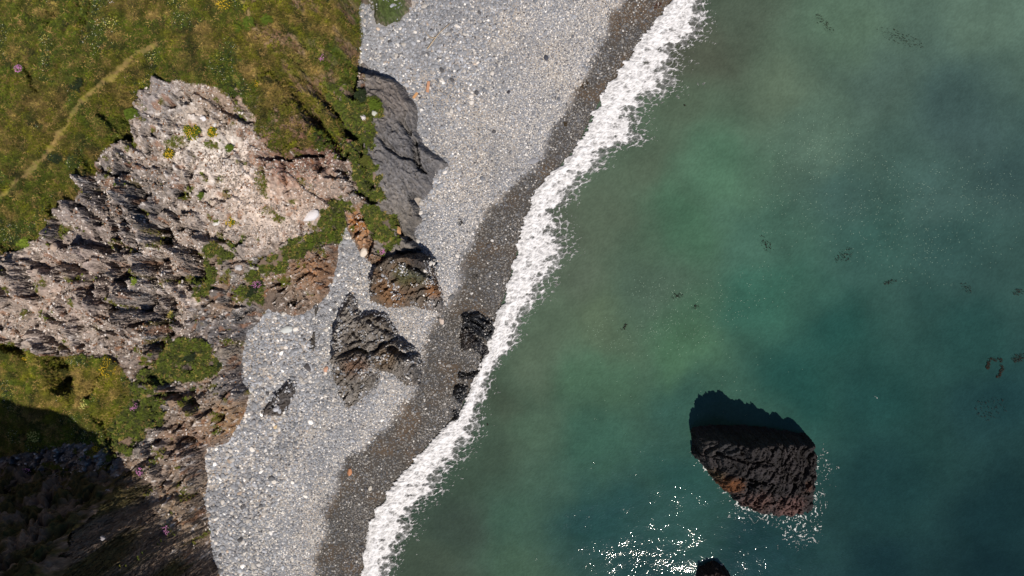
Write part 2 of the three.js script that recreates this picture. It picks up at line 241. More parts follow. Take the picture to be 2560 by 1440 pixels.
function headland(x, z) {
  const jx = x + 0.34 * fbm(x * 1.5, z * 1.5, 4, 21), jz = z + 0.34 * fbm(x * 1.5, z * 1.5, 4, 22);
  const foot = sdf(x + 0.12 * fbm(x * 2.6, z * 2.6, 3, 31), z + 0.12 * fbm(x * 2.6, z * 2.6, 3, 32), FOOT);
  if (foot < -0.55) return null;
  const veg = Math.max(sdf(jx, jz, Z.bank), sdf(jx, jz, Z.gully), sdf(jx, jz, Z.lower), sdf(jx, jz, Z.crest), sdf(jx, jz, Z.ridge), sdf(jx, jz, Z.mixed)) + 0.75 * fbm(x * 1.3, z * 1.3, 3, 52) - 0.08;
  const scar = sdf(jx, jz, Z.scar), ledge = sdf(jx, jz, Z.ledge), red = sdf(jx, jz, Z.red), wall = z - wallZ(x), inWall = wall > 0.1 && wallW(x, z) > 0.15;
  const rimD = lined(jx, jz, Z.rim), rim2 = lined(jx, jz, Z.rim2), top = x < -7.6 && scar < 0 && red < 0 && ledge < 0 && veg < 0 && (rimD < 40 && isTop(x, z));
  let zone = inWall ? 5 : ledge > 0 ? 4 : veg > 0 ? 7 : scar > 0 ? 1 : top || red > 0 ? 0 : x > -9.2 && z < -2.2 + 0.3 * (x + 9) ? 3 : 2;
  const pathD = zone === 0 ? lined(x + 0.1 * noise(x, z, 33), z, Z.path) : 9; if (pathD < 0.17 + 0.08 * noise(x * 2, z * 2, 34)) zone = 6;
  let h = headBase(x, z), c;
  const ang = zone === 1 ? 1.45 : zone === 3 ? 4.04 : zone === 5 ? 2.2 : 2.35;
  const rocky = zone === 1 || zone === 2 || zone === 3 || zone === 5;
  const k = crag(x - 0.4 * h, zone === 5 ? z + 0.3 * h : z, ang, zone === 1 ? 1 : zone === 3 ? 0.6 : 0.85, zone === 1 ? 0.14 : zone === 3 ? 0.4 : 0.8, zone === 1 ? 0.74 : 1, zone === 3 ? 0.1 : 1);
  if (rocky || zone === 7) {
    h += k.h * (zone === 7 ? 0.45 : zone === 3 ? 0.75 : zone === 5 ? 1.0 : zone === 1 ? 0.72 : 0.8) * (zone === 1 ? clamp(0.4 + scar) : 1);
    let rough = 0.9; if (zone === 1) for (const t of ROUGH) rough += t.k * sst(1.3, 0.3, Math.hypot(x - t.p[0], z - t.p[1]) / t.r);
    h += 0.25 * k.h * (rough - 1) * clamp(scar);
    const sp = (0.42 * x - 0.9 * z) * 0.5 + 1.0 * fbm(x * 0.5, z * 0.5, 3, 48), sf = sp - Math.floor(sp); h += (zone === 1 ? 1.15 * rough : zone === 7 ? 0.25 : zone === 3 ? 0.2 : 0.6) * sst(-0.35, 0.3, noise(x * 0.45, z * 0.45, 49)) * (Math.min(sf, (1 - sf) * 9) - 0.45);
    if (zone === 1 || zone === 2) h += rough * (zone === 1 ? 0.9 : 0.5) * fbm(x * 0.7, z * 0.55, 3, 17);
  } else h += 0.26 * fbm(x * 1.5, z * 1.3, 3, 25) + 0.09 * noise(x * 5, z * 4.4, 26);
  const brow = zone === 0 ? sst(-15.4, -13.2, x + 0.8 * fbm(x * 0.5, z * 0.5, 3, 38)) : 0;
  h += brow * (0.75 * k.h + 0.5 * fbm(x * 0.7, z * 0.5, 3, 39)) + (rocky ? 0.035 : 0.07) * (hash(x * 200 | 0, z * 200 | 0, 4) - 0.5);
  if (zone === 0 && red > 0) h += 0.5 * k.h;
  // the rim of the scar stands proud of the turf behind it
  if (rimD < 2.2) { const n = 0.55 + 0.6 * noise(x * 0.7, z * 0.7, 27); if (scar > 0) h += Math.max(0, n) * 0.75 * Math.exp(-((rimD - 0.35) ** 2) / 0.12); else h -= Math.max(0, n) * 0.45 * Math.exp(-rimD / 0.22); }
  if (rim2 < 1) h -= 0.4 * Math.exp(-rim2 * rim2 / 0.04);
  for (const q of LEDGES) if (x > q.bb[0] - 2 && x < q.bb[2] + 2 && z > q.bb[1] - 2 && z < q.bb[3] + 2) h += dropAt(x + 0.22 * fbm(x * 1.6, z * 1.6, 3, 58), z + 0.22 * fbm(x * 1.6, z * 1.6, 3, 59), q) * (0.8 + 0.5 * noise(x * 1.3, z * 1.3, 60));
  for (const q of CRACKS) { if (x < q.bb[0] - 1 || x > q.bb[2] + 1 || z < q.bb[1] - 1 || z > q.bb[3] + 1) continue; const d = lined(x + 0.12 * noise(x * 1.9, z * 1.9, 54) + 0.05 * noise(x * 6, z * 6, 55), z + 0.12 * noise(x * 1.9, z * 1.9, 56), q) / q.w; if (d < 1.6) h -= q.d * (1 - sst(0.35, 1.3, d)) * (0.75 + 0.4 * noise(x * 2, z * 2, 28)); }
  // colour
  const g = noise(x * 9, z * 9, 29), gg = noise(x * 4.2, z * 4.6, 30);
  if (zone === 0 || zone === 4) { c = turf(x, z); if (brow) { const soil = fbm(x * 0.9, z * 0.7, 3, 47); c = cmix(c, cmix(C(122, 88, 66), C(146, 122, 98), k.id2), 0.85 * brow * sst(0.0, 0.3, soil + (red > 0 ? 0.2 : 0.05))); c = cmix(c, PAL.deep, 0.5 * brow * sst(0.1, 0.4, -soil)); } c = cmul(c, 0.6 + 0.7 * hash(x * 200 | 0, z * 200 | 0, 9)); if (zone === 4) c = cmix(c, cmix(PAL.lime, PAL.straw, 0.4 + 0.4 * gg), 0.55); }
  else if (zone === 6) c = cmul(cmix(C(140, 114, 76), turf(x, z), 0.48 + 0.4 * gg), 1 + 0.2 * g);
  else if (zone === 7) { const b = sst(-0.25, 0.25, fbm(x * 1.6, z * 1.6, 3, 35)); c = cmix(cmix(ROCKS.brown, ROCKS.shade, k.id), cmix(PAL.deep, PAL.green, 0.5 + 0.5 * gg), b); }
  else {
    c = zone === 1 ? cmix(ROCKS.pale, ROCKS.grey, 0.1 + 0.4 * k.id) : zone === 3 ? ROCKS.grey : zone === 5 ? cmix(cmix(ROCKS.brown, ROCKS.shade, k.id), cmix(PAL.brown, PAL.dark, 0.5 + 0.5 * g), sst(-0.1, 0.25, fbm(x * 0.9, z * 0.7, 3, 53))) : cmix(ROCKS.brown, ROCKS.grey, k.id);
  }
  if (zone !== 4 && zone !== 5 && zone !== 6 && !(zone === 0 && red < -0.3)) for (const t of TINTS) { const d = Math.hypot(x - t.p[0], z - t.p[1]) / t.r; if (d < 1.5) c = cmix(c, t.c, t.s * (zone === 7 ? 0.4 : 1) * sst(1.5, 0.4, d + 0.45 * gg)); }
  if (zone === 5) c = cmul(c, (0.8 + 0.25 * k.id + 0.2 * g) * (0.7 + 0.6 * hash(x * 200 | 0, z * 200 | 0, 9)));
  else if (rocky) {
    c = cmul(c, (0.55 + 0.35 * k.id2 + 0.45 * k.id3) * (1 + 0.2 * g + (zone === 1 ? 0.06 : 0.18) * k.lam) * (0.78 + 0.44 * hash(x * 200 | 0, z * 200 | 0, 9)));
    if (zone !== 3 && k.id3 > 0.95) c = cmix(c, C(228, 222, 218), 0.6); if (zone !== 3 && k.id2 < 0.06) c = cmix(c, C(150, 100, 62), 0.5);
    const grow = fbm(x * 1.1, z * 1.1, 4, 36); if (zone !== 3) c = cmix(c, cmix(PAL.olive, PAL.brown, 0.5 + 0.5 * gg), 0.75 * sst(0.24, 0.4, grow + 0.06 * g));
  }
  // the drop to the beach
  const e = 0.35 + 0.25 * noise(x * 0.6, z * 0.6, 37), bh = beachH(x, z) - 0.5, t = sst(-0.45, e, foot);
  let hid = false; if (zone === 5 && wall > 0.5 && wallW(x, z) > 1.1 && z < 17) { h -= 1.2; hid = wall > 1 && wallW(x, z) > 1.7; }
  return { h: mix(bh, Math.max(h, bh + 0.4), t), c, zone, hid };
}
const TOPEDGE = onHead([385,205, 440,198, 480,205, 560,225, 600,240, 680,200, 740,205, 800,330, 860,392, 884,384, 852,322, 826,262, 838,218, 884,205, 884,60, 880,-500, -500,-500, -900,655, 0,655, 110,605, 152,535, 230,435, 290,365, 345,275]);
function isTop(x, z) { return sdf(x, z, TOPEDGE, 60) > 0 || sdf(x, z, bound(Z.scar.slice()), 60) < 0 && lined(x, z, Z.rim) < 3 && x < -14 && z < 0; }

const HG = { x0: -34, z0: -22, x1: -2.9, z1: 20, s: 0.06 };
const hnx = Math.ceil((HG.x1 - HG.x0) / HG.s) + 1, hgrid = new Float32Array(hnx * (Math.ceil((HG.z1 - HG.z0) / HG.s) + 1)).fill(-9), zgrid = new Int8Array(hgrid.length).fill(-1);
const cell = (x, z) => Math.round((z - HG.z0) / HG.s) * hnx + Math.round((x - HG.x0) / HG.s);
const parts = field(HG.x0, HG.z0, HG.x1, HG.z1, HG.s, (x, z) => { const r = headland(x, z); if (r) { const k = cell(x, z); hgrid[k] = r.h; zgrid[k] = r.zone; if (Math.abs(x) > (EYE - r.h) * 0.773 + 2 || Math.abs(z) > (EYE - r.h) * 0.435 + 2 || r.hid) return null; } return r; }, 3);
let total = 0; for (const g of parts.values()) total += g.index.count / 3; console.log('headland triangles', total);
const headAt = (x, z) => { const k = cell(x, z); return x > HG.x0 && x < HG.x1 && z > HG.z0 && z < HG.z1 && hgrid[k] > -8 ? hgrid[k] : beachH(x, z); };
const zoneAt = (x, z) => x > HG.x0 && x < HG.x1 && z > HG.z0 && z < HG.z1 ? zgrid[cell(x, z)] : -1;
for (const [id, name, label, kind, cat] of [
  [0, 'hill', 'rough grassy clifftop slope at upper left, mottled green and straw', 'structure'], [1, 'cliff', 'pale crumbling landslip scar of bare broken rock below the grass', 'structure'],
  [2, 'rock_slope', 'grey-brown bedded rock slope running down to the back of the beach', 'structure'], [3, 'rock_buttress', 'smooth grey rock buttress jutting into the upper beach', null, 'rock'],
  [4, 'grass_terrace', 'yellow-green grassy terrace at the left edge below the rock scar', 'structure'], [5, 'cliff', 'dark shaded rock wall filling the lower left corner', 'structure'],
  [6, 'footpath', 'narrow trodden dirt footpath crossing the grassy slope', 'structure'], [7, 'plant_cover', 'dark green low plant cover on banks and ledges of the rock', 'stuff', 'ground cover'],
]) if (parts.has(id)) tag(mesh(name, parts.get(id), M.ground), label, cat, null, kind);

{ // the face of the shaded wall: rows up the face, relief square to it
  const x0 = -34, nx = 330, nv = 300, s = 0.05, pos = new Float32Array(nx * nv * 3), col = new Float32Array(nx * nv * 3), ok = new Uint8Array(nx * nv), idx = [];
  for (let j = 0; j < nv; j++) for (let i = 0; i < nx; i++) {
    const k = j * nx + i, x = x0 + i * s, v = j * s - 0.3, zf = wallZ(x), z = zf + 0.31 * v, r = crag(x + 0.3 * v, v * 0.9, 0.9, 0.9, 0.7, 0.9, 0.8), gg = noise(x * 4.2, v * 4.4, 61);
    const d = 1.1 * r.h + 0.6 * fbm(x * 0.5, v * 0.5, 3, 62) + 0.04 * (hash(i, j, 4) - 0.5) + 0.1, edge = sst(0.5, 1.8, wallW(x, z));
    ok[k] = wallW(x, z) > 0.75 + 0.4 * noise(v * 0.9, x, 63) ? 1 : 0;
    pos.set([x, headT(x, zf) + 0.955 * v + 0.3 * d * edge, z - 0.95 * d * edge], k * 3);
    const b = sst(-0.22, 0.12, fbm(x * 0.8, v * 0.8, 3, 64)); let c = cmix(cmix(ROCKS.brown, ROCKS.shade, r.id), cmix(PAL.brown, PAL.dark, 0.6 + 0.5 * gg), b);  // heath grows here; its share is raised to paint the shaded face darker
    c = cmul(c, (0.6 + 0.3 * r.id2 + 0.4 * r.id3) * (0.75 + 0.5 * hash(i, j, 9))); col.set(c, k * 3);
  }
  for (let j = 0; j + 1 < nv; j++) for (let i = 0; i + 1 < nx; i++) { const a = j * nx + i, c = a + nx; if (ok[a] && ok[a + 1] && ok[c] && ok[c + 1]) idx.push(a, c, a + 1, a + 1, c, c + 1); }
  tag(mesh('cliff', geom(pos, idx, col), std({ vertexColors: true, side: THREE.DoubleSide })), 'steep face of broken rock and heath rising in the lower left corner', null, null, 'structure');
}

{ // the land goes on, more coarsely, beyond the edges of the picture
  const out = field(-75, -48, -3, 48, 0.4, (x, z) => {
    if (sdf(x, z, FOOT, 60) < -0.3) return null;
    const h0 = clamp(headT(clamp(x, -31, 0), clamp(z, -20, 18)), 3, 13.5), zf = wallZ(x), up = z > zf ? Math.min(16, 3.1 * (z - zf)) * sst(-0.1, 1.6, wallW(x, Math.min(z, 19))) : 0, h = Math.min(h0 + up + (z > 16.9 ? 7 * (1 - Math.exp(-(z - 16.9) * 0.7)) * sst(-19.2, -20.6, x) : 0), 23);
    if (Math.abs(x) < (EYE - h) * 0.773 + 1.5 && Math.abs(z) < (EYE - h) * 0.435 + 1.5) return null;
    return { h: h - 0.25 + 0.4 * fbm(x * 0.5, z * 0.5, 4, 66) * sst(0, 3, sdf(x, z, FOOT, 60)), c: turf(x, z) };
  }).get(0);
  tag(mesh('hill', out, M.ground), 'grassy land continuing beyond the edges of the picture', null, null, 'structure');
}

// ---------------------------------------------------------------- beach sheet
const sandy = (x, z) => fbm(x * 0.35, z * 0.35, 3, 101) ;
function beachColour(x, z) {
  const dry = dryD(x, z) + (0.55 * fbm(x * 0.7, z * 0.7, 4, 103) + 0.25 * Math.abs(noise(x * 0.9, z * 0.6, 107))), g = noise(x * 8, z * 8, 104);
  const dryC = cmix(C(150, 150, 154), C(172, 164, 157), sst(-0.2, 0.3, fbm(x * 0.2, z * 0.2, 3, 105))), wetC = cmix(C(74, 70, 66), C(88, 75, 62), sst(0.0, 0.35, sandy(x, z)));
  return cmul(cmix(wetC, dryC, sst(-0.4, 0.3, dry)), 1 + 0.25 * g);
}
const beachG = field(-25, -30, 20, 30, 0.13, (x, z) => { const d = inland(x, z); if (d < -3 || sdf(x, z, FOOT) > 1.2) return null; return { h: beachH(x, z) + 0.012 * noise(x * 5, z * 5, 106), c: beachColour(x, z) }; }).get(0);
const beach = mesh('beach', beachG, M.ground);
tag(beach, 'shingle beach of grey stones between the cliffs and the surf', null, null, 'structure');

// ---------------------------------------------------------------- rock outcrops standing in the beach and the sea
const outcrops = [];
function outcrop(name, label, cat, px, o) {
  const wl = o.level ?? null, poly = bound(wl === null ? survey(px, beachH) : flat(px, wl)), T = o.ctrl ? tps(o.ctrl.map(([x, y, h]) => { const b = hit(x, y, (X, Z) => h + (wl === null ? beachH(X, Z) : 0)); return [...b, h]; })) : () => o.h;
  const b = poly.bb, ca = o.cols, f = (x, z) => {
    const d = sdf(x + 0.22 * fbm(x * 1.9, z * 1.9, 4, 41), z + 0.22 * fbm(x * 1.9, z * 1.9, 4, 42), poly);
    if (d < -0.5) return null;
    const k = crag(x, z, o.ang, o.size ?? 0.6, o.bed ?? 0.75, 1, o.pits ?? 0.25), g = noise(x * 9, z * 9, 43), low = wl === null ? beachH(x, z) : wl;
    let h = Math.max(0.12, T(x, z)) + k.h * (o.rough ?? 1) + 0.035 * (hash(x * 200 | 0, z * 200 | 0, 4) - 0.5) + 0.05 * ridged(x * 5, z * 5, 2, 57);
    for (const q of o.cracks ?? []) { const dd = lined(x + 0.1 * noise(x * 3, z * 3, 44), z, q) / q.w; if (dd < 1.5) h -= q.d * (1 - sst(0.3, 1.2, dd)); }
    h = mix(low - 0.55, low + Math.max(h, 0.05), sst(-0.4, o.edge ?? 0.3, d));
    let c = cmix(ca[0], ca[1], sst(-0.3, 0.3, fbm(x * 0.8, z * 0.8, 3, 45) + 0.3 * (k.id - 0.5)));
    for (const [tx, ty, r, cr, cg, cb, s] of o.tints ?? []) { const p = tx.length ? tx : hit(tx, ty, (X, Z) => low + T(X, Z)); const dd = Math.hypot(x - p[0], z - p[1]) / (r * mpp(low)); if (dd < 1.5) c = cmix(c, C(cr, cg, cb), s * sst(1.4, 0.4, dd + 0.4 * g)); }
    return { h, c: cmul(c, (0.55 + 0.35 * k.id2 + 0.45 * k.id3) * (1 + 0.15 * g + 0.3 * k.lam) * (0.82 + 0.36 * hash(x * 200 | 0, z * 200 | 0, 9))) };
  };
  const tints = o.tints; if (tints) o.tints = tints.map((t) => [hit(t[0], t[1], (X, Z) => (wl ?? beachH(X, Z)) + T(X, Z)), 0, ...t.slice(2)]);
  if (o.cracks) o.cracks = o.cracks.map(([w, d, ...p]) => { const q = survey(p, (X, Z) => (wl ?? beachH(X, Z)) + T(X, Z)); q.w = w; q.d = d; return q; });
  const g = field(b[0] - 0.8, b[1] - 0.8, b[2] + 0.8, b[3] + 0.8, o.step ?? 0.045, f, 3).get(0);
  outcrops.push(poly); poly.top = f;
  return tag(mesh(name, g, o.mat ?? M.ground), label, cat, o.group);
}
outcrop('rock_outcrop', 'brown layered rock with mossy top and black shaded north side', 'rock', [945,668, 985,642, 1040,640, 1083,650, 1092,692, 1112,766, 1100,786, 1040,766, 970,770, 928,752, 930,702],
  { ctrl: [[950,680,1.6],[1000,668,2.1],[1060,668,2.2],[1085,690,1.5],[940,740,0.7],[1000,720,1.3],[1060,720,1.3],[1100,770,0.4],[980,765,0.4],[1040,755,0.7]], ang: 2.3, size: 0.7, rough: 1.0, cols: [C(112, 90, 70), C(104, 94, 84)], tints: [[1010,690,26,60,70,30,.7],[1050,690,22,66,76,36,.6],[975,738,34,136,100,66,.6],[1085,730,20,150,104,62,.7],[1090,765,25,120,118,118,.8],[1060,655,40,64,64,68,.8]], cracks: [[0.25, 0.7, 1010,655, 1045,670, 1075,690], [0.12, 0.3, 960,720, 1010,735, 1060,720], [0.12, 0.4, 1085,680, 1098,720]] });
outcrop('rock_outcrop', 'long dark jagged ridge of rock in the middle of the shingle', 'rock', [880,730, 893,760, 903,792, 935,782, 965,790, 985,822, 1003,852, 1047,882, 1051,960, 1022,962, 986,932, 951,920, 942,965, 903,1000, 870,1026, 852,985, 841,900, 841,832, 856,780],
  { ctrl: [[880,750,0.6],[870,820,1.1],[920,830,1.1],[960,830,0.9],[895,868,0.8],[960,872,1.3],[985,905,1.7],[1030,915,1.4],[870,905,1.9],[920,915,1.5],[890,960,1.2],[870,1000,0.7],[1040,950,1.0],[940,950,1.0],[1000,935,1.3]], ang: 2.25, size: 0.65, rough: 1.0, cols: [C(112, 104, 96), C(132, 127, 122)], tints: [[890,920,30,112,80,58,.7],[960,900,30,105,85,62,.6],[900,960,35,108,104,100,.7],[1030,930,30,82,80,80,.6]], cracks: [[0.2, 0.7, 985,850, 950,862, 935,880], [0.25, 0.9, 975,870, 1010,890, 1035,885], [0.18, 0.7, 860,885, 890,872, 912,880], [0.12, 0.4, 880,830, 900,850, 870,860], [0.15, 0.4, 920,800, 950,820, 990,840]] });
outcrop('rock_slab', 'slanting dark slab alone on the lower shingle', 'rock', [736,950, 741,966, 729,1010, 702,1040, 656,1041, 650,1030, 690,985, 712,960], { ctrl: [[730,965,0.55],[700,1000,0.5],[720,1000,0.5],[660,1035,0.2],[690,1030,0.35]], ang: 2.1, size: 0.45, cols: [C(92, 90, 92), C(78, 72, 68)] });
outcrop('rock_slab', 'short dark slab beside the foot of the strata slope', 'rock', [788,738, 800,745, 797,775, 790,796, 783,790, 785,760], { h: 0.25, ang: 1.8, size: 0.4, cols: [C(86, 82, 80), C(74, 70, 66)] });
outcrop('rock_slab', 'narrow dark slab left of the long jagged ridge', 'rock', [781,828, 790,826, 792,860, 786,878, 774,876, 772,868, 780,850], { h: 0.25, ang: 1.7, size: 0.4, cols: [C(84, 80, 76), C(72, 68, 64)] });
outcrop('rock_outcrop', 'mossy earth mound at the top edge of the beach', 'rock', [900,-60, 1035,-60, 1030,-10, 1040,20, 1000,60, 965,72, 930,68, 932,30, 905,10], { ctrl: [[960,0,1.1],[1010,0,0.7],[960,50,0.5],[940,30,0.6],[920,-40,1.2],[1030,-40,0.5]], ang: 0.6, size: 0.5, rough: 0.5, edge: 0.7, cols: [C(120, 108, 98), C(104, 96, 88)], tints: [[970,20,38,58,80,26,.85],[960,0,40,70,86,34,.7],[1000,8,16,64,84,30,.6]] });
outcrop('rock_slab', 'low grey bedrock patch above the grey buttress', 'rock', [900,140, 915,150, 930,170, 928,192, 905,200, 890,192, 892,160], { h: 0.16, ang: 1.2, size: 0.5, rough: 0.5, edge: 0.6, cols: [C(122, 118, 118), C(136, 130, 128)] });
const WETROCK = std({ vertexColors: true, roughness: 0.32 });
outcrop('wet_rock', 'black wet grooved rock nearest the surf', 'rock', [1155,788, 1168,780, 1195,785, 1232,806, 1240,818, 1230,850, 1208,848, 1178,822, 1153,818], { ctrl: [[1160,800,0.4],[1190,800,0.6],[1230,815,0.5],[1215,840,0.4]], ang: 0.5, size: 0.5, cols: [C(30, 33, 40), C(40, 42, 46)], mat: WETROCK, cracks: [[0.1, 0.35, 1180,800, 1225,830], [0.1, 0.3, 1200,795, 1235,815]] });
outcrop('wet_rock', 'brown-black wet rock below the grooved one at the surf', 'rock', [1158,822, 1172,824, 1192,842, 1222,872, 1228,885, 1206,893, 1182,872, 1152,880, 1150,845], { ctrl: [[1160,840,0.5],[1165,870,0.35],[1200,870,0.6],[1215,885,0.3]], ang: 2.2, size: 0.45, cols: [C(56, 50, 46), C(34, 34, 38)], mat: WETROCK });
outcrop('wet_rock', 'flat dark wet ledge with brown top at the water edge', 'rock', [1145,935, 1175,932, 1200,922, 1204,890, 1212,900, 1205,930, 1185,945, 1160,950, 1146,945], { h: 0.4, ang: 0.3, size: 0.4, cols: [C(26, 26, 28), C(36, 34, 34)], mat: WETROCK });
outcrop('wet_rock', 'small black pointed rock touching the foam below the ledge', 'rock', [1136,966, 1150,960, 1168,968, 1165,990, 1152,1012, 1140,1002, 1133,985], { h: 0.5, ang: 1.0, size: 0.4, cols: [C(34, 35, 38), C(26, 26, 30)], mat: WETROCK });
outcrop('wet_rock', 'tiny black rock where the narrow foam begins to widen', 'rock', [1134,1028, 1146,1026, 1150,1045, 1142,1056, 1132,1050], { h: 0.4, ang: 1.0, size: 0.35, cols: [C(30, 30, 33), C(24, 24, 27)], mat: WETROCK });
outcrop('sea_stack', 'large dark rock islet standing alone in the green sea', 'sea rock', [1735,1075, 1790,1070, 1850,1072, 1940,1080, 2008,1090, 2020,1130, 2026,1200, 2030,1285, 1980,1292, 1900,1285, 1850,1265, 1790,1200, 1760,1160, 1733,1130],
  { level: 0, ctrl: [[1745,1090,1.6],[1790,1095,2.9],[1830,1105,4.2],[1890,1115,4.4],[1950,1125,3.4],[2000,1130,2.2],[1760,1140,1.5],[1800,1170,1.9],[1850,1200,2.2],[1930,1180,2.7],[1990,1190,2.1],[1830,1230,0.9],[1900,1260,0.8],[1970,1270,0.8],[2015,1240,0.9],[1930,1240,1.5]], ang: 1.75, size: 1.15, bed: 0.9, pits: 0.12, edge: 0.3, rough: 0.9, step: 0.045, cols: [C(46, 42, 44), C(34, 31, 33)], tints: [[1825,1215,28,104,62,26,.9],[1790,1190,20,84,66,40,.7],[1890,1258,36,96,72,66,.8],[1975,1272,38,102,76,72,.8],[2018,1220,14,92,66,56,.7],[1775,1120,20,80,72,66,.7],[1800,1120,30,54,56,60,.6]], cracks: [[0.16, 0.3, 1790,1130, 1850,1150, 1930,1160], [0.14, 0.3, 1850,1195, 1930,1210], [0.16, 0.4, 1850,1110, 1870,1160]] });
outcrop('sea_stack', 'top of a second dark rock cut off by the bottom edge', 'sea rock', [1748,1418, 1780,1408, 1808,1418, 1822,1450, 1800,1500, 1755,1490, 1738,1450], { level: 0, ctrl: [[1780,1425,0.9],[1800,1470,1.2],[1755,1450,0.8]], ang: 1.5, size: 0.6, cols: [C(48, 36, 34), C(34, 30, 32)] });

// ---------------------------------------------------------------- sea
const SEAC = [[1800,30,75,95,80],[2100,60,80,115,95],[2450,60,85,120,105],[1760,110,80,90,75],[1700,250,81,105,85],[1950,200,85,110,90],[2200,200,68,100,92],[2380,280,54,88,88],[2500,400,48,84,85],[1600,420,78,101,82],[1800,420,70,120,95],[2050,350,80,115,100],[2100,480,52,92,88],[2350,500,58,98,95],[1500,550,82,104,85],[1700,550,60,110,85],[1900,600,60,110,95],[2150,620,44,94,88],[2400,650,40,84,82],[1420,700,84,104,87],[1500,800,85,110,85],[1620,720,70,100,85],[1700,850,65,115,85],[1900,760,40,105,90],[2100,820,15,80,75],[2400,850,22,76,74],[1350,900,82,106,86],[1300,1050,70,105,85],[1500,950,65,110,85],[1500,1100,45,95,80],[1700,1000,40,90,80],[2000,950,12,80,75],[2200,1000,14,72,70],[2500,1000,14,62,67],[1200,1150,60,85,70],[1150,1300,55,75,65],[1300,1300,56,96,80],[1060,1420,63,82,68],[1300,1430,60,95,75],[1500,1300,20,75,75],[1700,1200,25,80,75],[1600,1430,15,65,65],[1900,1400,12,59,61],[2200,1200,12,61,63],[2500,1300,8,50,55],[2200,1420,8,50,55],[2500,1430,6,43,49],[1240,1020,66,84,68],[1660,80,78,83,71],[1420,560,82,98,82]].map(([px, py, r, g, b]) => [...at(px, py, 0), C(r, g, b)]);
function seaColour(x, z) {
  const wx = x + 2.2 * fbm(x * 0.16, z * 0.16, 4, 111), wz = z + 2.2 * fbm(x * 0.16, z * 0.16, 4, 112); let w = 0; const c = [0, 0, 0];
  for (const p of SEAC) { const d = 1 / (((wx - p[0]) ** 2 + (wz - p[1]) ** 2) ** 1.5 + 1.5); w += d; for (let e = 0; e < 3; e++) c[e] += d * p[2][e]; }
  const m = 1.04 + 0.28 * fbm(x * 0.3, z * 0.34, 4, 113) + 0.12 * fbm(x * 1.4, z * 2.0, 3, 114);
  const y = (c[0] + c[1] + c[2]) / 3; return cmul(cmix(c, [y * 0.98, y * 1.05, y * 0.92], 0.28), 0.97 * m / w * (0.9 + 0.2 * hash(x * 100 | 0, z * 100 | 0, 12)));
}
function waves(x, z) { return 0.022 * noise(x * 0.35 + 0.1 * z, z * 0.5, 121) + 0.006 * noise(x * 1.1 + 0.5 * z, z * 1.5 - 0.3 * x, 122) + 0.003 * noise(x * 2.4 + z, z * 3.4 - 0.7 * x, 123); }
{
  const line = (a, b, s, far) => { const l = []; for (let v = a; v <= b + 1e-6; v += s) l.push(v); for (let k = 1; k < 12; k++) { const e = far * (2.1 ** (k - 11)); if (b + e > l[l.length - 1]) l.push(b + e); } return l; };
  const xs = line(-14, 36, 0.1, 5000), zs0 = line(-21, 21, 0.1, 5000), zs = [...zs0.filter((v) => v > 21.2).map((v) => -v).reverse(), ...zs0];
  const nx = xs.length, nz = zs.length, pos = new Float32Array(nx * nz * 3), col = new Float32Array(nx * nz * 3), idx = [];
  for (let j = 0; j < nz; j++) for (let i = 0; i < nx; i++) {
    const k = j * nx + i, x = xs[i], z = zs[j], near = x < 36.2 && Math.abs(z) < 21.2;
    pos.set([x, near ? waves(x, z) * sst(-1.2, 3, -inland(x, z)) * 1.0 : 0, z], k * 3); col.set(near ? seaColour(x, z) : SEAC[44][2], k * 3);
  }
  for (let j = 0; j + 1 < nz; j++) for (let i = 0; i + 1 < nx; i++) { const a = j * nx + i, c = a + nx; if (inland(xs[i], zs[j]) > 2.5) continue; idx.push(a, c, a + 1, a + 1, c, c + 1); }
  const N = 1024, T = 7, rip = new Uint8Array(N * N * 4), wrap = (f) => (i, j) => { const u = i / N, v = j / N, a = f(u, v), b = f(u - 1, v), c = f(u, v - 1), d = f(u - 1, v - 1), s = sst(0, 1, u), t = sst(0, 1, v); return (a * (1 - s) * (1 - t) + b * s * (1 - t) + c * (1 - s) * t + d * s * t) / Math.sqrt((s * s + (1 - s) ** 2) * (t * t + (1 - t) ** 2)); };
  const rp = wrap((u, v) => { const x = u * T, z = v * T; const gust = 0.75 + 0.5 * sst(-0.2, 0.6, noise(x * 0.9, z * 1.1, 127)); return gust * (0.5 * noise(x * 7 + z, z * 10 - x, 124) + 0.3 * noise(x * 14 - 2 * z, z * 19 + 2 * x, 125) + 0.14 * noise(x * 27 + 3 * z, z * 33, 126)); });
  for (let j = 0; j < N; j++) for (let i = 0; i < N; i++) { const v = clamp(128 + 90 * rp(i, j), 0, 255); rip.set([v, v, v, 255], (j * N + i) * 4); }
  const bump = new THREE.DataTexture(rip, N, N); bump.wrapS = bump.wrapT = THREE.RepeatWrapping; bump.magFilter = THREE.LinearFilter; bump.needsUpdate = true;
  const mat = new THREE.MeshPhysicalMaterial({ vertexColors: true, roughness: 0.055, ior: 1.33, bumpMap: bump, bumpScale: 0.012 }), seaG = geom(pos, idx, col), uv = new Float32Array(nx * nz * 2);
  for (let k = 0; k < nx * nz; k++) uv.set([pos[k * 3] / T, pos[k * 3 + 2] / T], k * 2);
  seaG.setAttribute('uv', new THREE.BufferAttribute(uv, 2));
  tag(mesh('sea', seaG, mat), 'murky green sea to the right of the beach', null, null, 'structure');
}

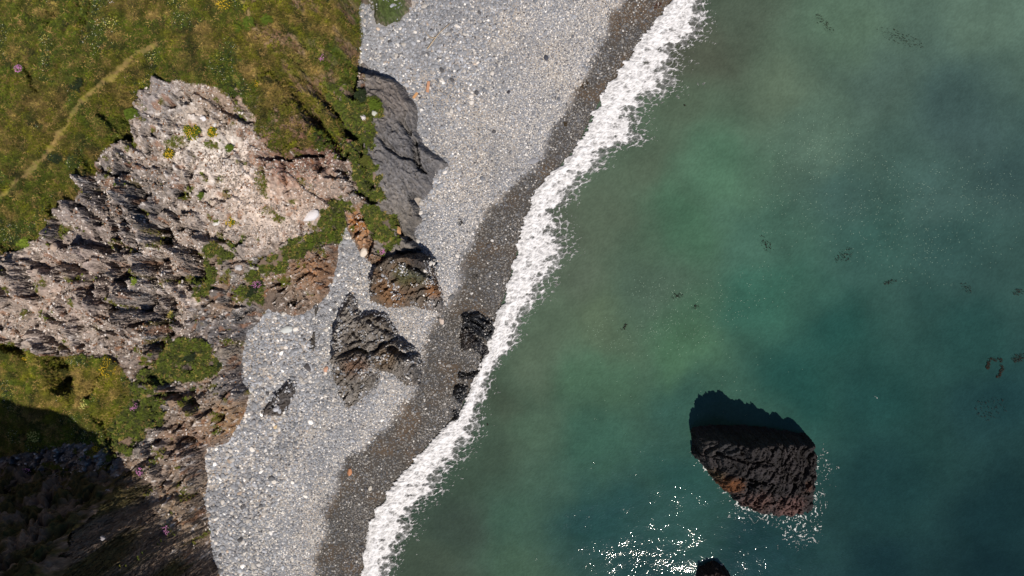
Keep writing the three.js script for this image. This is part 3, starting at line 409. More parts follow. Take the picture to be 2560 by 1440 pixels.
// ---------------------------------------------------------------- breaking wave: foam as a sheet of lumps and strands
{
  const along = (p, n) => { const c = new THREE.CatmullRomCurve3(p.map(([x, z]) => new THREE.Vector3(x, 0, z)), false, 'centripetal'); return c.getSpacedPoints(n); };
  const NS = 1150, NT = 125, A = along(WATER, NS), B = along(SEAWARD, NS), pos = new Float32Array((NS + 1) * (NT + 1) * 3), col = new Float32Array((NS + 1) * (NT + 1) * 3), on = new Uint8Array((NS + 1) * (NT + 1));
  for (let i = 0; i <= NS; i++) for (let j = 0; j <= NT; j++) {
    const k = i * (NT + 1) + j, t = -0.12 + 1.7 * j / NT, x0 = mix(A[i].x, B[i].x, t), z0 = mix(A[i].z, B[i].z, t);
    const x = x0, z = z0, width = Math.hypot(A[i].x - B[i].x, A[i].z - B[i].z);
    const scal = 0.1 * Math.abs(noise(i * 0.045, 1.3, 131)) + 0.05 * Math.abs(noise(i * 0.16, 2.1, 132)) + 0.02 * noise(i * 0.5, 0.7, 133), right = 1.05 + 0.55 * fbm(i * 0.022, 4.2, 4, 134);
    const lead = t - (scal * 1.6 - 0.08), edge = right - t;
    const qx = x + 0.16 * fbm(x * 3, z * 3, 3, 135), qz = z + 0.16 * fbm(x * 3, z * 3, 3, 136);
    let w = worley(qx * 1.9, qz * 2.5, 7); const e1 = w[1] - w[0]; w = worley(qx * 5.5, qz * 7, 8); const e2 = w[1] - w[0];
    const f = fbm(x * 1.5, z * 2.2, 4, 137), fine = fbm(x * 9, z * 11, 2, 138);
    const solid = sst(-0.17, 0.6, edge) * 1.05 - 0.28 + 0.7 * f + 0.45 * sst(0.35, 0, lead), web = Math.max(sst(0.2, 0.02, e1) * 0.75, sst(0.16, 0.01, e2) * 0.6) * sst(-0.32, 0.05, edge) + 0.35 * fine;
    const dens = Math.max(solid, web - 0.28 * sst(0.2, -0.3, edge));
    on[k] = lead < 0 ? 0 : edge > -0.4 && dens > 0.42 - 0.2 * sst(0.3, 0.1, lead) ? 2 : edge > -0.72 && Math.max(dens + 0.26, sst(0.22, 0.02, e2) * 0.6 * sst(-0.62, -0.1, edge + 0.3 * f)) > 0.3 ? 1 : 0;
    const low = Math.max(beachH(x, z), waves(x, z) * sst(-1.2, 3, -inland(x, z)));
    const lump = 0.03 + 0.05 * sst(0, 0.05, lead) + 0.09 * Math.exp(-((lead - 0.2) ** 2) / 0.015) + 0.06 * f + 0.05 * ridged(qx * 3.0, qz * 4.0, 3, 139) + 0.025 * fine;
    pos.set([x, low + 0.015 + Math.max(0.01, lump) * sst(-0.3, 0.5, edge), z], k * 3);
    const s = 0.14 + 0.66 * sst(0.05, 1.0, 0.55 * sst(0.15, 0.8, solid) + 0.5 * sst(0.32, 0.03, e1) + 0.35 * sst(0.3, 0.03, e2) + 0.3 * fine + 0.25 * f); col.set([s * 0.95, s * 0.96, s], k * 3);
  }
  const idx = [], idx2 = []; for (let i = 0; i < NS; i++) for (let j = 0; j < NT; j++) { const a = i * (NT + 1) + j, b = a + 1, c = a + NT + 1, d = c + 1; const tri = (p, q, r) => { const m = Math.min(on[p], on[q], on[r]); if (m === 2) idx.push(p, q, r); else if (m === 1) idx2.push(p, q, r); }; tri(a, b, c); tri(b, d, c); }
  const wv = base('breaking_wave', 0, 0, 0); mesh('foam_crest', geom(pos, idx, col), std({ vertexColors: true, roughness: 0.8, side: THREE.DoubleSide }), wv);
  mesh('thin_wash', geom(pos, idx2, col), std({ vertexColors: true, roughness: 0.8, side: THREE.DoubleSide, transparent: true, opacity: 0.45 }), wv);
  tag(wv, 'white foaming wave breaking along the whole edge of the shingle', 'wave');
}

// ---------------------------------------------------------------- stones of the beach
{
  const R = rng(77), shapes = [];
  for (let v = 0; v < 5; v++) { const g = new THREE.IcosahedronGeometry(1, 1), p = g.getAttribute('position'); for (let i = 0; i < p.count; i++) { const x = p.getX(i), y = p.getY(i), z = p.getZ(i), k = 1 + 0.28 * noise(x * 1.1 + v * 9, z * 1.1 + y, 150 + v); p.setXYZ(i, x * k, y * k * 0.62, z * k); } const q = g; q.deleteAttribute('uv'); q.computeVertexNormals(); shapes.push(q); }
  const blocked = (x, z) => sdf(x, z, FOOT) > 0.02 || outcrops.some((p) => sdf(x, z, p, 0.5) > 0.05 && R() > (fbm(x * 1.4, z * 1.4, 3, 154) > 0.16 ? 0.6 : 0.02));
  const list = [];
  const XA = -24, XB = 15.5, ZA = -21.5, ZB = 21.5;
  const coarse = (x, z) => { const d = inland(x, z); return clamp(0.5 * sst(5, 11, d) + 0.45 * sst(0.5, 8, z) * sst(3.5, 7, d) + 0.35 * fbm(x * 0.25, z * 0.25, 3, 151) + 0.25 * sst(-8, -16, z) * sst(5, 9, d)); };
  const put = (x, z, s) => {
    const d = inland(x, z); if (d < 0.05 || blocked(x, z)) return;
    const wet = dryD(x, z) + (0.55 * fbm(x * 0.7, z * 0.7, 4, 103) + 0.25 * Math.abs(noise(x * 0.9, z * 0.6, 107))) < (R() - 0.55) * 0.6, r0 = R(), tone = R(), tier = fbm(d * 0.5 + 0.5 * noise(x * 0.3, z * 0.3, 156), z * 0.08, 3, 155), r = r0 < 0.76 ? clamp(r0 + 0.4 * tier + 0.2 * sst(7, 3, d) - 0.15 * sst(7, 12, d), 0, 0.75) : r0;
    let c = r < 0.52 ? C(142, 145, 152) : r < 0.76 ? C(182, 178, 174) : r < 0.91 ? C(116, 120, 128) : r < 0.955 ? C(214, 212, 210) : r < 0.962 ? C(164, 150, 138) : C(86, 86, 90);
    const band = fbm(x * 0.3, z * 0.3, 3, 152); c = cmul(c, (0.75 + 0.75 * tone * tone + 0.3 * band) * 1.25);
    if (wet) c = cmul(cmix(c, C(92, 86, 78), 0.25), r > 0.9 && r < 0.955 ? 0.85 : 0.5);
    list.push([x, z, s, c, R() * 6.28, 0.55 + 0.45 * R()]);
  };
  let step = 0.075;
  for (let z = ZA; z < ZB; z += step) for (let x = XA; x < XB; x += step) {
    const d = inland(x, z); if (d < 0 || d > 26) continue;
    const k = coarse(x, z), wet = dryD(x, z) < 0; if (R() > (wet ? 0.42 + 0.5 * clamp(-sandy(x, z) * 2 + 0.2) : mix(1, 0.42, k))) continue;
    const s = (wet ? 0.035 + 0.05 * R() * R() : 0.04 + mix(0.022, 0.075, k) * R() ** 1.5);
    put(x + (R() - 0.5) * step * 1.4, z + (R() - 0.5) * step * 1.4, s);
  }
  for (let i = 0; i < 14000; i++) { const x = mix(XA, XB, R()), z = mix(ZA, ZB, R()), k = coarse(x, z); if (R() > k ** 1.6 + 0.03 || inland(x, z) > 26 || inland(x, z) < 1) continue; put(x, z, 0.085 + 0.1 * R() ** 2); }
  for (let i = 0; i < 16000; i++) { const x = mix(XA, XB, R()), z = mix(ZA, ZB, R()), e = dryD(x, z); if (e > 0.2 || inland(x, z) < 0.2 || R() > 0.25 + sst(-0.1, 0.3, fbm(x * 0.6, z * 0.6, 3, 153))) continue; put(x, z, 0.05 + 0.065 * R() ** 2); }
  for (let i = 0; i < FOOT.length; i++) { const a = FOOT[i], b = FOOT[(i + 1) % FOOT.length], L = Math.hypot(b[0] - a[0], b[1] - a[1]); if (a[0] < -24 || b[0] < -24 || Math.abs(a[1]) > 23 || L > 14) continue; for (let k = 0; k < L * 16; k++) { const t = R(), e = -0.45 * R() ** 2 - 0.02, nx = (b[1] - a[1]) / L, nz = -(b[0] - a[0]) / L; put(mix(a[0], b[0], t) - nx * e * 1.2, mix(a[1], b[1], t) - nz * e * 1.2, 0.05 + 0.13 * R() ** 3); } }
  list.sort((a, b) => b[2] - a[2]);
  const m4 = new THREE.Matrix4(), q = new THREE.Quaternion(), e = new THREE.Euler();
  const mats = new Map(), matFor = (c) => { const k = c.map((v) => Math.round(v * 14)).join(); if (!mats.has(k)) mats.set(k, std({ color: new THREE.Color().setRGB(...c), roughness: 0.85 })); return mats.get(k); };
  let own = 0; const rest = shapes.map(() => []);
  for (const [x, z, s, c, a, f] of list) {
    let y = beachH(x, z); for (const p of outcrops) if (sdf(x, z, p, 0.4) > -0.3) y = Math.max(y, p.top(x, z)?.h ?? y); y += s * 0.22; e.set((R() - 0.5) * 0.5, a, (R() - 0.5) * 0.5); q.setFromEuler(e); const sc = new THREE.Vector3(s * (0.8 + 0.5 * R()), s * f, s * (0.65 + 0.3 * R()));
    const vis = Math.abs(x) < 36 && Math.abs(z) < 19;
    if (own < 300 && vis) { const st = mesh('stone', shapes[own % 5], matFor(c), beach); st.name = 'stone' + (own ? '_' + String(own).padStart(3, '0') : ''); st.position.set(x, y, z); st.quaternion.copy(q); st.scale.copy(sc); own++; }
    else rest[(R() * 5) | 0].push([m4.compose(new THREE.Vector3(x, y, z), q, sc).clone(), c]);
  }
  rest.forEach((l, v) => { const im = new THREE.InstancedMesh(shapes[v], M.stone, l.length), col = new THREE.Color(); l.forEach(([mm, c], i) => { im.setMatrixAt(i, mm); im.setColorAt(i, col.setRGB(...c)); }); im.name = 'pebbles'; im.userData.kind = 'stuff'; im.castShadow = im.receiveShadow = true; beach.add(im); });
  console.log('stones', list.length);
}

// ---------------------------------------------------------------- grass, leafy cover, scree, flowers
const blade = (R, n, len, spread, wide) => {                  // a tuft of bent tapering blades
  const p = [], ix = [];
  for (let i = 0; i < n; i++) {
    const a = R() * 6.283, l = len * (0.6 + 0.6 * R()), s = spread * (0.5 + R()), w = wide * (0.7 + 0.6 * R()), ca = Math.cos(a), sa = Math.sin(a), bx = ca * 0.02, bz = sa * 0.02, k = p.length / 3;
    const mx = bx + ca * s * l * 0.45, mz = bz + sa * s * l * 0.45, my = l * 0.6, tx = bx + ca * s * l, tz = bz + sa * s * l, ty = l * (0.85 - 0.35 * s);
    p.push(bx - sa * w * 0.6, 0, bz + ca * w * 0.6, bx + sa * w * 0.6, 0, bz - ca * w * 0.6, mx - sa * w, my, mz + ca * w, mx + sa * w, my, mz - ca * w, tx, ty, tz);
    ix.push(k, k + 1, k + 2, k + 2, k + 1, k + 3, k + 2, k + 3, k + 4);
  }
  return geom(new Float32Array(p), ix);
};
const R3 = rng(911), tufts = [0, 1, 2].map(() => blade(R3, 12, 0.17, 0.85, 0.012)), leafy = [0, 1, 2].map(() => blade(R3, 14, 0.15, 1.0, 0.026));
const m4 = new THREE.Matrix4(), q4 = new THREE.Quaternion(), v4 = new THREE.Vector3(), s4 = new THREE.Vector3(), UPV = new THREE.Vector3(0, 1, 0), col4 = new THREE.Color();
function scatter(name, label, cat, shapes, mat, list) {       // list: [x, y, z, size, turn, colour, flatness]
  const per = shapes.map(() => []); list.forEach((l, i) => per[i % shapes.length].push(l));
  per.forEach((l, v) => {
    const im = new THREE.InstancedMesh(shapes[v], mat, l.length);
    l.forEach(([x, y, z, s, t, c, f], i) => { im.setMatrixAt(i, m4.compose(v4.set(x, y, z), q4.setFromAxisAngle(UPV, t), s4.set(s, s * (f ?? 1), s))); im.setColorAt(i, col4.setRGB(...c)); });
    im.name = numbered(name); im.castShadow = im.receiveShadow = true; scene.add(tag(im, label, cat, shapes.length > 1 ? label : null, 'stuff'));
  });
}
{
  const R = rng(31), grass = [], cover = [], scree = [], herbs = [], dots = [];
  for (let i = 0; i < 460000; i++) {
    const x = mix(-32, -3.5, R()), z = mix(-20, 18, R()), zn = zoneAt(x, z); if (zn < 0) continue;
    const y = headAt(x, z); if (Math.abs(x) > (EYE - y) * 0.81 || Math.abs(z) > (EYE - y) * 0.46) continue;
    const g = fbm(x * 0.8, z * 0.8, 3, 160), hb = fbm(x * 0.5 + 9, z * 0.5, 3, 161);
    if (zn === 0 || zn === 4) {
      if (zn === 0 && x > -15 && fbm(x * 0.9, z * 0.7, 3, 47) > 0.02 && R() < 0.8) continue;
      if (hb > 0.12 && R() < 0.5 * sst(0.12, 0.35, hb)) { herbs.push([x, y - 0.02, z, 0.6 + 0.7 * R(), R() * 6.28, cmul(cmix(PAL.deep, PAL.green, R()), 0.85)]); if (R() < 0.4) dots.push([x, y + 0.13, z, 0.015 + 0.011 * R(), 0, R() < 0.6 ? C(206, 204, 110) : C(214, 214, 196)]); }
      else if (R() < 0.85) grass.push([x, y - 0.03, z, 0.6 + 0.7 * R(), R() * 6.28, cmul(R() < 0.14 ? PAL.straw : cmix(turf(x, z), PAL.lime, 0.3 * R()), (zn === 4 ? 0.6 : 0.4) + 1.0 * R() * R())]);
    } else if (zn === 7) { if (fbm(x * 1.6, z * 1.6, 3, 35) > -0.2 && R() < 0.85) cover.push([x, y - 0.02, z, 0.5 + 0.7 * R(), R() * 6.28, cmul(cmix(cmix(PAL.deep, PAL.green, R()), PAL.straw, R() < 0.12 ? 0.5 : 0.05), 0.7 + 0.7 * R())]); }
    else if (zn === 1 || zn === 2 || zn === 5) {
      if (R() < (zn === 1 ? 0.8 : zn === 2 ? 0.3 : 0.04) * sst(-0.4, 0.3, g)) { const r = R(), c = r < 0.15 ? C(225, 218, 214) : r < 0.3 ? C(128, 92, 66) : cmix(C(180, 166, 154), C(110, 102, 98), R()); scree.push([x, y + 0.005, z, 0.02 + 0.055 * R() ** 4, R() * 6.28, zn === 5 ? cmul(c, 0.35) : c, 0.6]); }  // chips on the shaded wall get a darker colour, shade painted into them
      else if (fbm(x * 1.1, z * 1.1, 4, 36) > 0.3 && R() < 0.5) cover.push([x, y - 0.03, z, 0.35 + 0.4 * R(), R() * 6.28, cmix(PAL.green, PAL.olive, R())]);
    }
  }
  scatter('grass', 'short rough grass and straw tussocks covering the clifftop', 'grass', tufts, M.leaf, grass);
  scatter('herbs', 'dark leafy herbs growing in loose drifts through the grass', 'herbs', leafy, M.leaf, herbs);
  scatter('leafy_plants', 'small leafy plants crowding the green banks on the rock', 'plants', leafy, M.leaf, cover);
  const chip = [0, 1, 2].map((v) => { const g = new THREE.DodecahedronGeometry(1, 0); g.deleteAttribute('uv'); const p = g.getAttribute('position'); for (let i = 0; i < p.count; i++) p.setXYZ(i, p.getX(i) * (1 + 0.4 * Math.sin(p.getY(i) * 3 + v)), p.getY(i), p.getZ(i) * (0.7 + 0.25 * Math.cos(p.getX(i) * 2.4 + v))); g.computeVertexNormals(); return g; });
  scatter('scree', 'loose angular stone chips strewn over the bare rock', 'scree', chip, M.stone, scree);
  const dot = new THREE.OctahedronGeometry(1, 0); dot.deleteAttribute('uv');
  scatter('wildflowers', 'tiny pale yellow and white flowers dotted through the herbs', 'flowers', [dot], M.leaf, dots);
  console.log('grass', grass.length, 'herbs', herbs.length, 'cover', cover.length, 'scree', scree.length, 'dots', dots.length);
}

// ---------------------------------------------------------------- single plants
{
  const R = rng(57), mats = {}, mat = (k, c) => mats[k] ??= std({ color: new THREE.Color().setRGB(...c), side: THREE.DoubleSide, roughness: 0.9 });
  const HUE = { green: cmul(PAL.green, 0.95), dark: PAL.deep, lime: C(120, 140, 40), olive: C(84, 88, 26), yellow: C(214, 180, 40), pale: C(214, 210, 120), pink: C(196, 130, 180), white: C(210, 205, 205) };
  function plant(px, py, r, leaf, flower, label) {
    const [x, z] = hit(px, py, headAt), o = base(flower ? 'flowering_plant' : 'leafy_plant', x, headAt(x, z) - 0.02, z), fol = [], fl = [];
    const n = Math.round(22 + 60 * r), dome = (d) => 0.5 * r * (1 - (d / r) ** 2);
    for (let i = 0; i < n; i++) { const a = R() * 6.28, d = r * Math.sqrt(R()) * (0.8 + 0.3 * noise(a * 1.2, px)), g = leafy[i % 3].clone(); g.scale(0.6 + 0.4 * R(), 0.7 + 0.5 * R(), 0.6 + 0.4 * R()); g.rotateY(a); g.translate(d * Math.cos(a), Math.max(0, dome(d)) * 0.5 - 0.02, d * Math.sin(a)); fol.push(g); }
    mesh('foliage', mergeGeometries(fol), mat(leaf, HUE[leaf]), o);
    if (flower) {
      for (let i = 0; i < n * 1.5; i++) { const a = R() * 6.28, d = r * 0.95 * R() ** 0.6, g = new THREE.IcosahedronGeometry(0.018 + 0.014 * R(), 0); g.scale(1, 0.7, 1); g.translate(d * Math.cos(a), Math.max(0, dome(d)) * 0.5 + 0.1 + 0.05 * R(), d * Math.sin(a)); g.deleteAttribute('uv'); fl.push(g); }
      mesh('flowers', mergeGeometries(fl), mat(flower, HUE[flower]), o);
    }
    tag(o, label, 'plant');
  }
  for (const a of [
    [560,14,.42,'olive','yellow','bright yellow-flowered bush at the very top of the grass'], [275,55,.5,'green','pale','pale yellow flower patch right of the dark earth cracks at upper left'], [640,215,.28,'green','yellow','small yellow flower cushion just above the right end of the scar rim'],
    [425,385,.3,'olive','yellow','golden cushion on the pale scar, left and below the two green ones'], [483,332,.5,'green','yellow','largest yellow-green cushion high on the pale scar'], [535,332,.32,'green','yellow','lesser yellow-green cushion right beside the largest on the scar'],
    [576,372,.2,'green',null,'little green tuft alone below the two cushions on the scar'], [500,490,.2,'green',null,'small green tuft in the middle of the pale scar'], [578,555,.3,'green','yellow','yellow-dotted tuft on the scar above the green gully'], [333,703,.2,'lime',null,'single bright green tuft between two black clefts'],
    [60,602,.5,'lime',null,'lime green bush at the tip of the grass over the rock rim'], [268,918,.65,'olive','yellow','vivid yellow flower patch along the lower edge of the scar'], [62,902,.35,'green','yellow','yellow flowers at the upper edge of the grassy terrace'], [215,1006,.35,'green','pale','pale flowered tuft on the right side of the grassy terrace'],
    [90,1088,.4,'green','pale','pale flowered clump near the bottom of the grassy terrace'], [209,1083,.28,'lime','pale','bright lime bush at the lower right corner of the terrace'], [245,1122,.3,'olive','yellow','yellow tuft just above the shaded rock wall'],
    [802,146,.28,'olive','pink','pink thrift on the mossy slope beside the upper beach'], [70,182,.22,'green','pink','pink thrift alone in the grass at far left'], [78,1174,.3,'dark','pink','pink thrift at the upper edge of the shaded wall'], [340,1012,.35,'dark','pink','pink thrift between terrace and rock slope'], [352,1178,.25,'dark','pink','small pink thrift where sun meets the shaded wall'],
    [425,1316,.35,'dark','pink','pink thrift low on the sunlit rock by the bottom left beach'], [645,708,.35,'dark','pink','pale pink thrift under the green bank above the strata'], [957,630,.22,'green','pink','tiny pink thrift above the brown layered rock'], [283,2,.25,'green','white','whitish flower clump cut by the top edge'],
    [662,50,.4,'green',null,'star-shaped green tuft right of centre on the upper grass'], [628,62,.35,'green',null,'green tuft just left of the star-shaped one'], [590,75,.28,'green',null,'smaller green tuft lowest left of the upper row'], [195,213,.35,'dark',null,'dark green clump in mid grass left of the footpath'], [330,285,.35,'green',null,'green clump between the footpath and the scar rim'], [140,395,.4,'dark',null,'dark clump beside the lower footpath'],
    [625,722,.6,'dark',null,'big dark green bush hanging at the left end of the bank'], [822,592,.5,'green',null,'thick green clump at the right end of the bank'], [770,605,.45,'green',null,'green clump in the middle of the bank'], [472,890,.5,'dark',null,'dark bush in the shaded hollow under the scar'], [540,912,.35,'dark',null,'dark clump near the beach below the scar'], [905,240,.45,'dark',null,'dark green bush at the head of the grey buttress'], [938,268,.5,'green',null,'spreading green bush on the top of the grey buttress'], [915,402,.35,'olive',null,'mossy clump halfway along the buttress crest'],
  ]) plant(...a);
}

// ---------------------------------------------------------------- single boulders, driftwood, seaweed
const groundAt = (x, z) => Math.max(headAt(x, z), beachH(x, z));
{
  const R = rng(63);
  function boulder(px, py, r, rgb, label, long = 1.2, high = 0.6, turn = R() * 3) {
    const [x, z] = hit(px, py, groundAt), g = new THREE.IcosahedronGeometry(r, 3), p = g.getAttribute('position'); g.deleteAttribute('uv');
    const n = [...Array(9)].map(() => new THREE.Vector3(R() - 0.5, R() - 0.5, R() - 0.5).normalize()), v = new THREE.Vector3();
    for (let i = 0; i < p.count; i++) { v.fromBufferAttribute(p, i); for (const a of n) { const d = v.dot(a) - r * 0.68; if (d > 0) v.addScaledVector(a, -d * 0.9); } v.multiplyScalar(1 + 0.05 * noise(v.x * 14 / r * 0.3 + px, v.z * 14 / r * 0.3 + v.y * 9)); p.setXYZ(i, v.x * long, v.y * high, v.z * 0.85); }
    g.computeVertexNormals(); g.rotateY(turn);
    const o = mesh('boulder', g, std({ color: new THREE.Color().setRGB(...C(...rgb)), roughness: 0.85, bumpMap: grain, bumpScale: 0.02, flatShading: false })); o.position.set(x, groundAt(x, z) + r * high * 0.3, z); tag(o, label, 'boulder');
  }
  const N = 128, data = new Uint8Array(N * N * 4); for (let i = 0; i < N * N; i++) { const v = 128 + 110 * fbm((i % N) / 9, (i / N | 0) / 9, 4, 171); data.set([v, v, v, 255], i * 4); }
  const grain = new THREE.DataTexture(data, N, N); grain.magFilter = THREE.LinearFilter; grain.wrapS = grain.wrapT = THREE.RepeatWrapping; grain.needsUpdate = true;
  for (const b of [
    [775,541,.42,[225,222,226],'big white quartz boulder at the lower right of the scar',1.5,.6,.5], [512,297,.2,[226,226,232],'white stone high in the upper pale scar',1.0,.7], [538,312,.11,[228,226,226],'smaller white stone right below the upper white one'], [163,621,.24,[196,176,160],'pale tan block under the left end of the rim',1.1,.8],
    [541,559,.16,[228,226,224],'white chip in the scar above the green gully',1.5,.5,.4], [272,1225,.17,[170,166,168],'small pale slab in the shaded wall',1.6,.5,0], [262,1341,.18,[150,148,154],'pale stone low in the shaded wall'], [111,1424,.28,[176,140,138],'pinkish boulder at the bottom of the shaded wall'], [936,284,.22,[196,200,190],'pale stone in the green of the buttress top',1.0,.7], [911,298,.26,[222,216,218],'white broken quartz block at the left of the buttress'],
    [990,3,.3,[226,226,226],'white boulder at the top edge on the mossy mound',1.3,.6,0], [911,629,.3,[222,212,200],'cream lump at the foot of the orange mud',1.3,.7], [1000,578,.26,[200,156,112],'tan block lying in a notch of the buttress',1.3,.7,2.4], [598,668,.27,[196,194,196],'grey-white boulder between green gully and bank',.9,.7],
    [1365,146,.2,[70,74,86],'dark blue-grey stone on the pale upper beach',1.2,.6], [1271,231,.13,[52,50,60],'small nearly black stone in mid upper beach'], [1331,404,.26,[150,152,160],'flat grey stone at the edge of the wet strip',1.7,.35,.2], [770,917,.28,[86,84,88],'dark rounded boulder in the coarse shingle left of the ridge'], [1105,802,.22,[206,190,178],'cream stone on the wet strip near the brown rock'], [720,823,.28,[206,212,214],'long pale stone in the coarse shingle under the strata',1.7,.5,.3],
    [816,922,.2,[200,158,136],'salmon pink stone beside the jagged ridge'], [875,1180,.2,[190,134,98],'orange stone on the lower wet strip',1.4,.6], [1172,801,.14,[226,218,206],'pale stone lying on the black grooved rock'], [926,1220,.16,[206,200,190],'pale oval stone alone on the lower brown sand',1.2,.6], [690,1066,.16,[206,184,150],'yellowish round stone in the lower shingle'], [1140,1068,.01,[90,90,90],''],
  ]) if (b[4]) boulder(...b);
  // driftwood
  function stick(parent, pts, r, c, name) { const cv = new THREE.CatmullRomCurve3(pts.map(([px, py, up]) => { const [x, z] = hit(px, py, beachH); return new THREE.Vector3(x, beachH(x, z) + up, z); })), g = new THREE.TubeGeometry(cv, 24, r, 7), p = g.getAttribute('position'), v = new THREE.Vector3(); for (let i = 0; i < p.count; i++) { const t = (i / 8 | 0) / 24, cc = cv.getPoint(Math.min(1, t)); v.fromBufferAttribute(p, i).sub(cc).multiplyScalar((1.15 - 0.7 * t) * (1 + 0.2 * noise(i * 0.7, 1))).add(cc); p.setXYZ(i, v.x, v.y, v.z); } g.computeVertexNormals(); return mesh(name, g, c, parent); }
  const pale = std({ color: new THREE.Color().setRGB(...C(198, 178, 150)) }), o = new THREE.Group(); o.name = numbered('driftwood_branch'); scene.add(o);
  stick(o, [[1069,125,.1],[1085,104,.14],[1098,86,.16],[1125,62,.14]], 0.035, pale, 'stem'); stick(o, [[1092,96,.14],[1076,97,.16],[1066,84,.12]], 0.022, pale, 'side_branch'); stick(o, [[1082,98,.13],[1072,92,.2],[1063,80,.1]], 0.015, pale, 'side_branch');
  tag(o, 'long forked pale driftwood branch lying on the upper shingle', 'driftwood');
  function plank(px, py, l, w, turn, rgb, label) { const [x, z] = hit(px, py, beachH), s = new THREE.Shape(); s.moveTo(-l / 2, -w / 2); s.lineTo(l * 0.44, -w / 2); s.lineTo(l / 2, -w * 0.1); s.lineTo(l * 0.42, w / 2); s.lineTo(-l * 0.47, w * 0.46); s.closePath(); const g = new THREE.ExtrudeGeometry(s, { depth: 0.05, bevelSize: 0.01, bevelThickness: 0.01, bevelSegments: 1 }); g.rotateX(-Math.PI / 2); g.rotateY(turn); const m = mesh('driftwood_plank', g, std({ color: new THREE.Color().setRGB(...C(...rgb)), bumpMap: grain, bumpScale: 0.01 })); m.position.set(x, beachH(x, z) + 0.09, z); tag(m, label, 'plank'); }
  plank(1071, 219, 0.74, 0.17, 1.45, [198, 150, 120], 'longer orange-brown plank standing upright in the picture on the shingle'); plank(1039, 240, 0.46, 0.15, 0.9, [206, 158, 112], 'shorter orange plank next to the grey buttress');
  // seaweed: flat ragged fronds
  const weedMat = {}; const weed = (rgb, wet) => weedMat[rgb + wet] ??= std({ color: new THREE.Color().setRGB(...C(...rgb)), roughness: 0.95, side: THREE.DoubleSide });
  function fronds(n, r, ring, squash = 1, turn = 0, dry = false) {
    const gs = [];
    for (let i = 0; i < n; i++) {
      let a = R() * 6.28; if (ring && noise(a * 1.3, 5.5, 190) < -0.1) a += 1.2; const d = ring ? r * (0.6 + 0.3 * noise(Math.cos(a) * 1.5, Math.sin(a) * 1.5, 191) + 0.3 * R()) : r * R() ** 0.7, l = Math.min(r, 0.02 + (n > 13 && !dry ? 0.035 : 0.1) * R() ** 2) , b = R() * 6.28, pts = [], ix = [], w = l * (0.25 + 0.25 * R());
      for (let k = 0; k <= 5; k++) { const t = k / 5, cx = (t - 0.5) * l * 2, cz = 0.3 * l * Math.sin(t * 4 + a), ww = w * Math.sin(Math.PI * (0.12 + 0.82 * t)) * (0.7 + 0.6 * R()), y = 0.012 + 0.03 * R(); pts.push(cx, y, cz - ww, cx, y + 0.015, cz, cx, y, cz + ww); if (k < 5) { const q = k * 3; ix.push(q, q + 1, q + 3, q + 1, q + 4, q + 3, q + 1, q + 2, q + 4, q + 2, q + 5, q + 4); } }
      const g = geom(new Float32Array(pts), ix); g.rotateY(b); g.translate(Math.cos(a) * d, 0, Math.sin(a) * d * squash); gs.push(g);
    }
    const g = mergeGeometries(gs); g.rotateY(turn); return g;
  }
  for (const [px, py, r, n, rgb, label] of [[1460,212,.3,16,[56,42,22],'brown seaweed heap on the upper wet strip'], [1640,14,.32,14,[66,36,26],'reddish-brown seaweed near the top of the wet strip'], [1150,556,.26,14,[38,36,34],'black scrap of seaweed on the pale lower beach tongue'], [1190,690,.24,12,[48,46,44],'dark seaweed scrap on the wet strip above the wet rocks'], [1412,312,.18,10,[60,48,28],'small brown seaweed scrap by the shingle edge']]) {
    const [x, z] = hit(px, py, beachH), m = mesh('seaweed', fronds(n * 2, r, false, 1, 0, true), weed(rgb, false)); m.position.set(x, beachH(x, z) + 0.03, z); tag(m, label, 'seaweed');
  }
  for (const [px, py, r, n, ring, sq, tu, rgb, label] of [[1665,210,.16,5,0,.3,.2,[40,34,22],'short dark weed strand floating close to the upper surf'], [1714,265,.1,4,0,1,0,[54,54,26],'small olive weed scrap off the upper surf'], [2487,915,.75,85,1,.95,0,[62,40,20],'ring-shaped brown weed raft at the right side'], [2545,895,.5,34,0,.6,.3,[60,42,24],'weed raft cut off by the right edge beside the ring'], [2108,638,.75,26,0,.6,.5,[44,42,26],'loose weed raft right of centre in the sea'], [1915,610,.7,18,0,.5,-.9,[50,46,26],'thin weed trail left of the loose raft'], [1692,740,.45,14,0,.4,.1,[44,44,30],'weed raft in mid water among white specks'], [1740,768,.3,7,0,.5,.2,[40,42,28],'few weed scraps just below the mid-water raft'], [1560,818,.3,8,0,.5,.5,[58,48,32],'faint weed patch nearest to the middle of the surf'], [2225,705,.5,14,0,.3,.3,[54,42,28],'weed streak below and right of the loose raft'], [2415,720,.5,12,0,.5,-.7,[50,38,26],'dark weed dots above the ring-shaped raft'], [2545,730,.4,16,0,.6,0,[56,40,26],'small weed raft at the right edge above the ring'], [1218,1062,.07,4,0,.6,1,[50,36,26],'reddish weed scrap off the lower surf'], [2475,1020,1.1,26,0,.8,0,[44,38,30],'scattered weed dots below the ring-shaped raft'], [2250,95,1.7,34,0,.25,-.35,[66,76,44],'long faint weed streak near the upper right'], [2060,60,.9,18,0,.35,-.8,[66,74,42],'short faint weed streak left of the long one']]) {
    const [x, z] = at(px, py, 0), m = mesh('floating_seaweed', fronds(n > 6 ? n * 4 : n, r, ring, sq, tu), weed(rgb.map((v) => v * 0.62), true)); m.position.set(x, waves(x, z) + 0.03, z); tag(m, label, 'seaweed', null, n > 6 ? 'stuff' : null);
  }
  // specks: bits of weed and bubbles of foam drifting on the water
  const bit = fronds(1, 0.02, false), bub = new THREE.IcosahedronGeometry(1, 0); bub.deleteAttribute('uv');
  const bits = [], flecks = [];
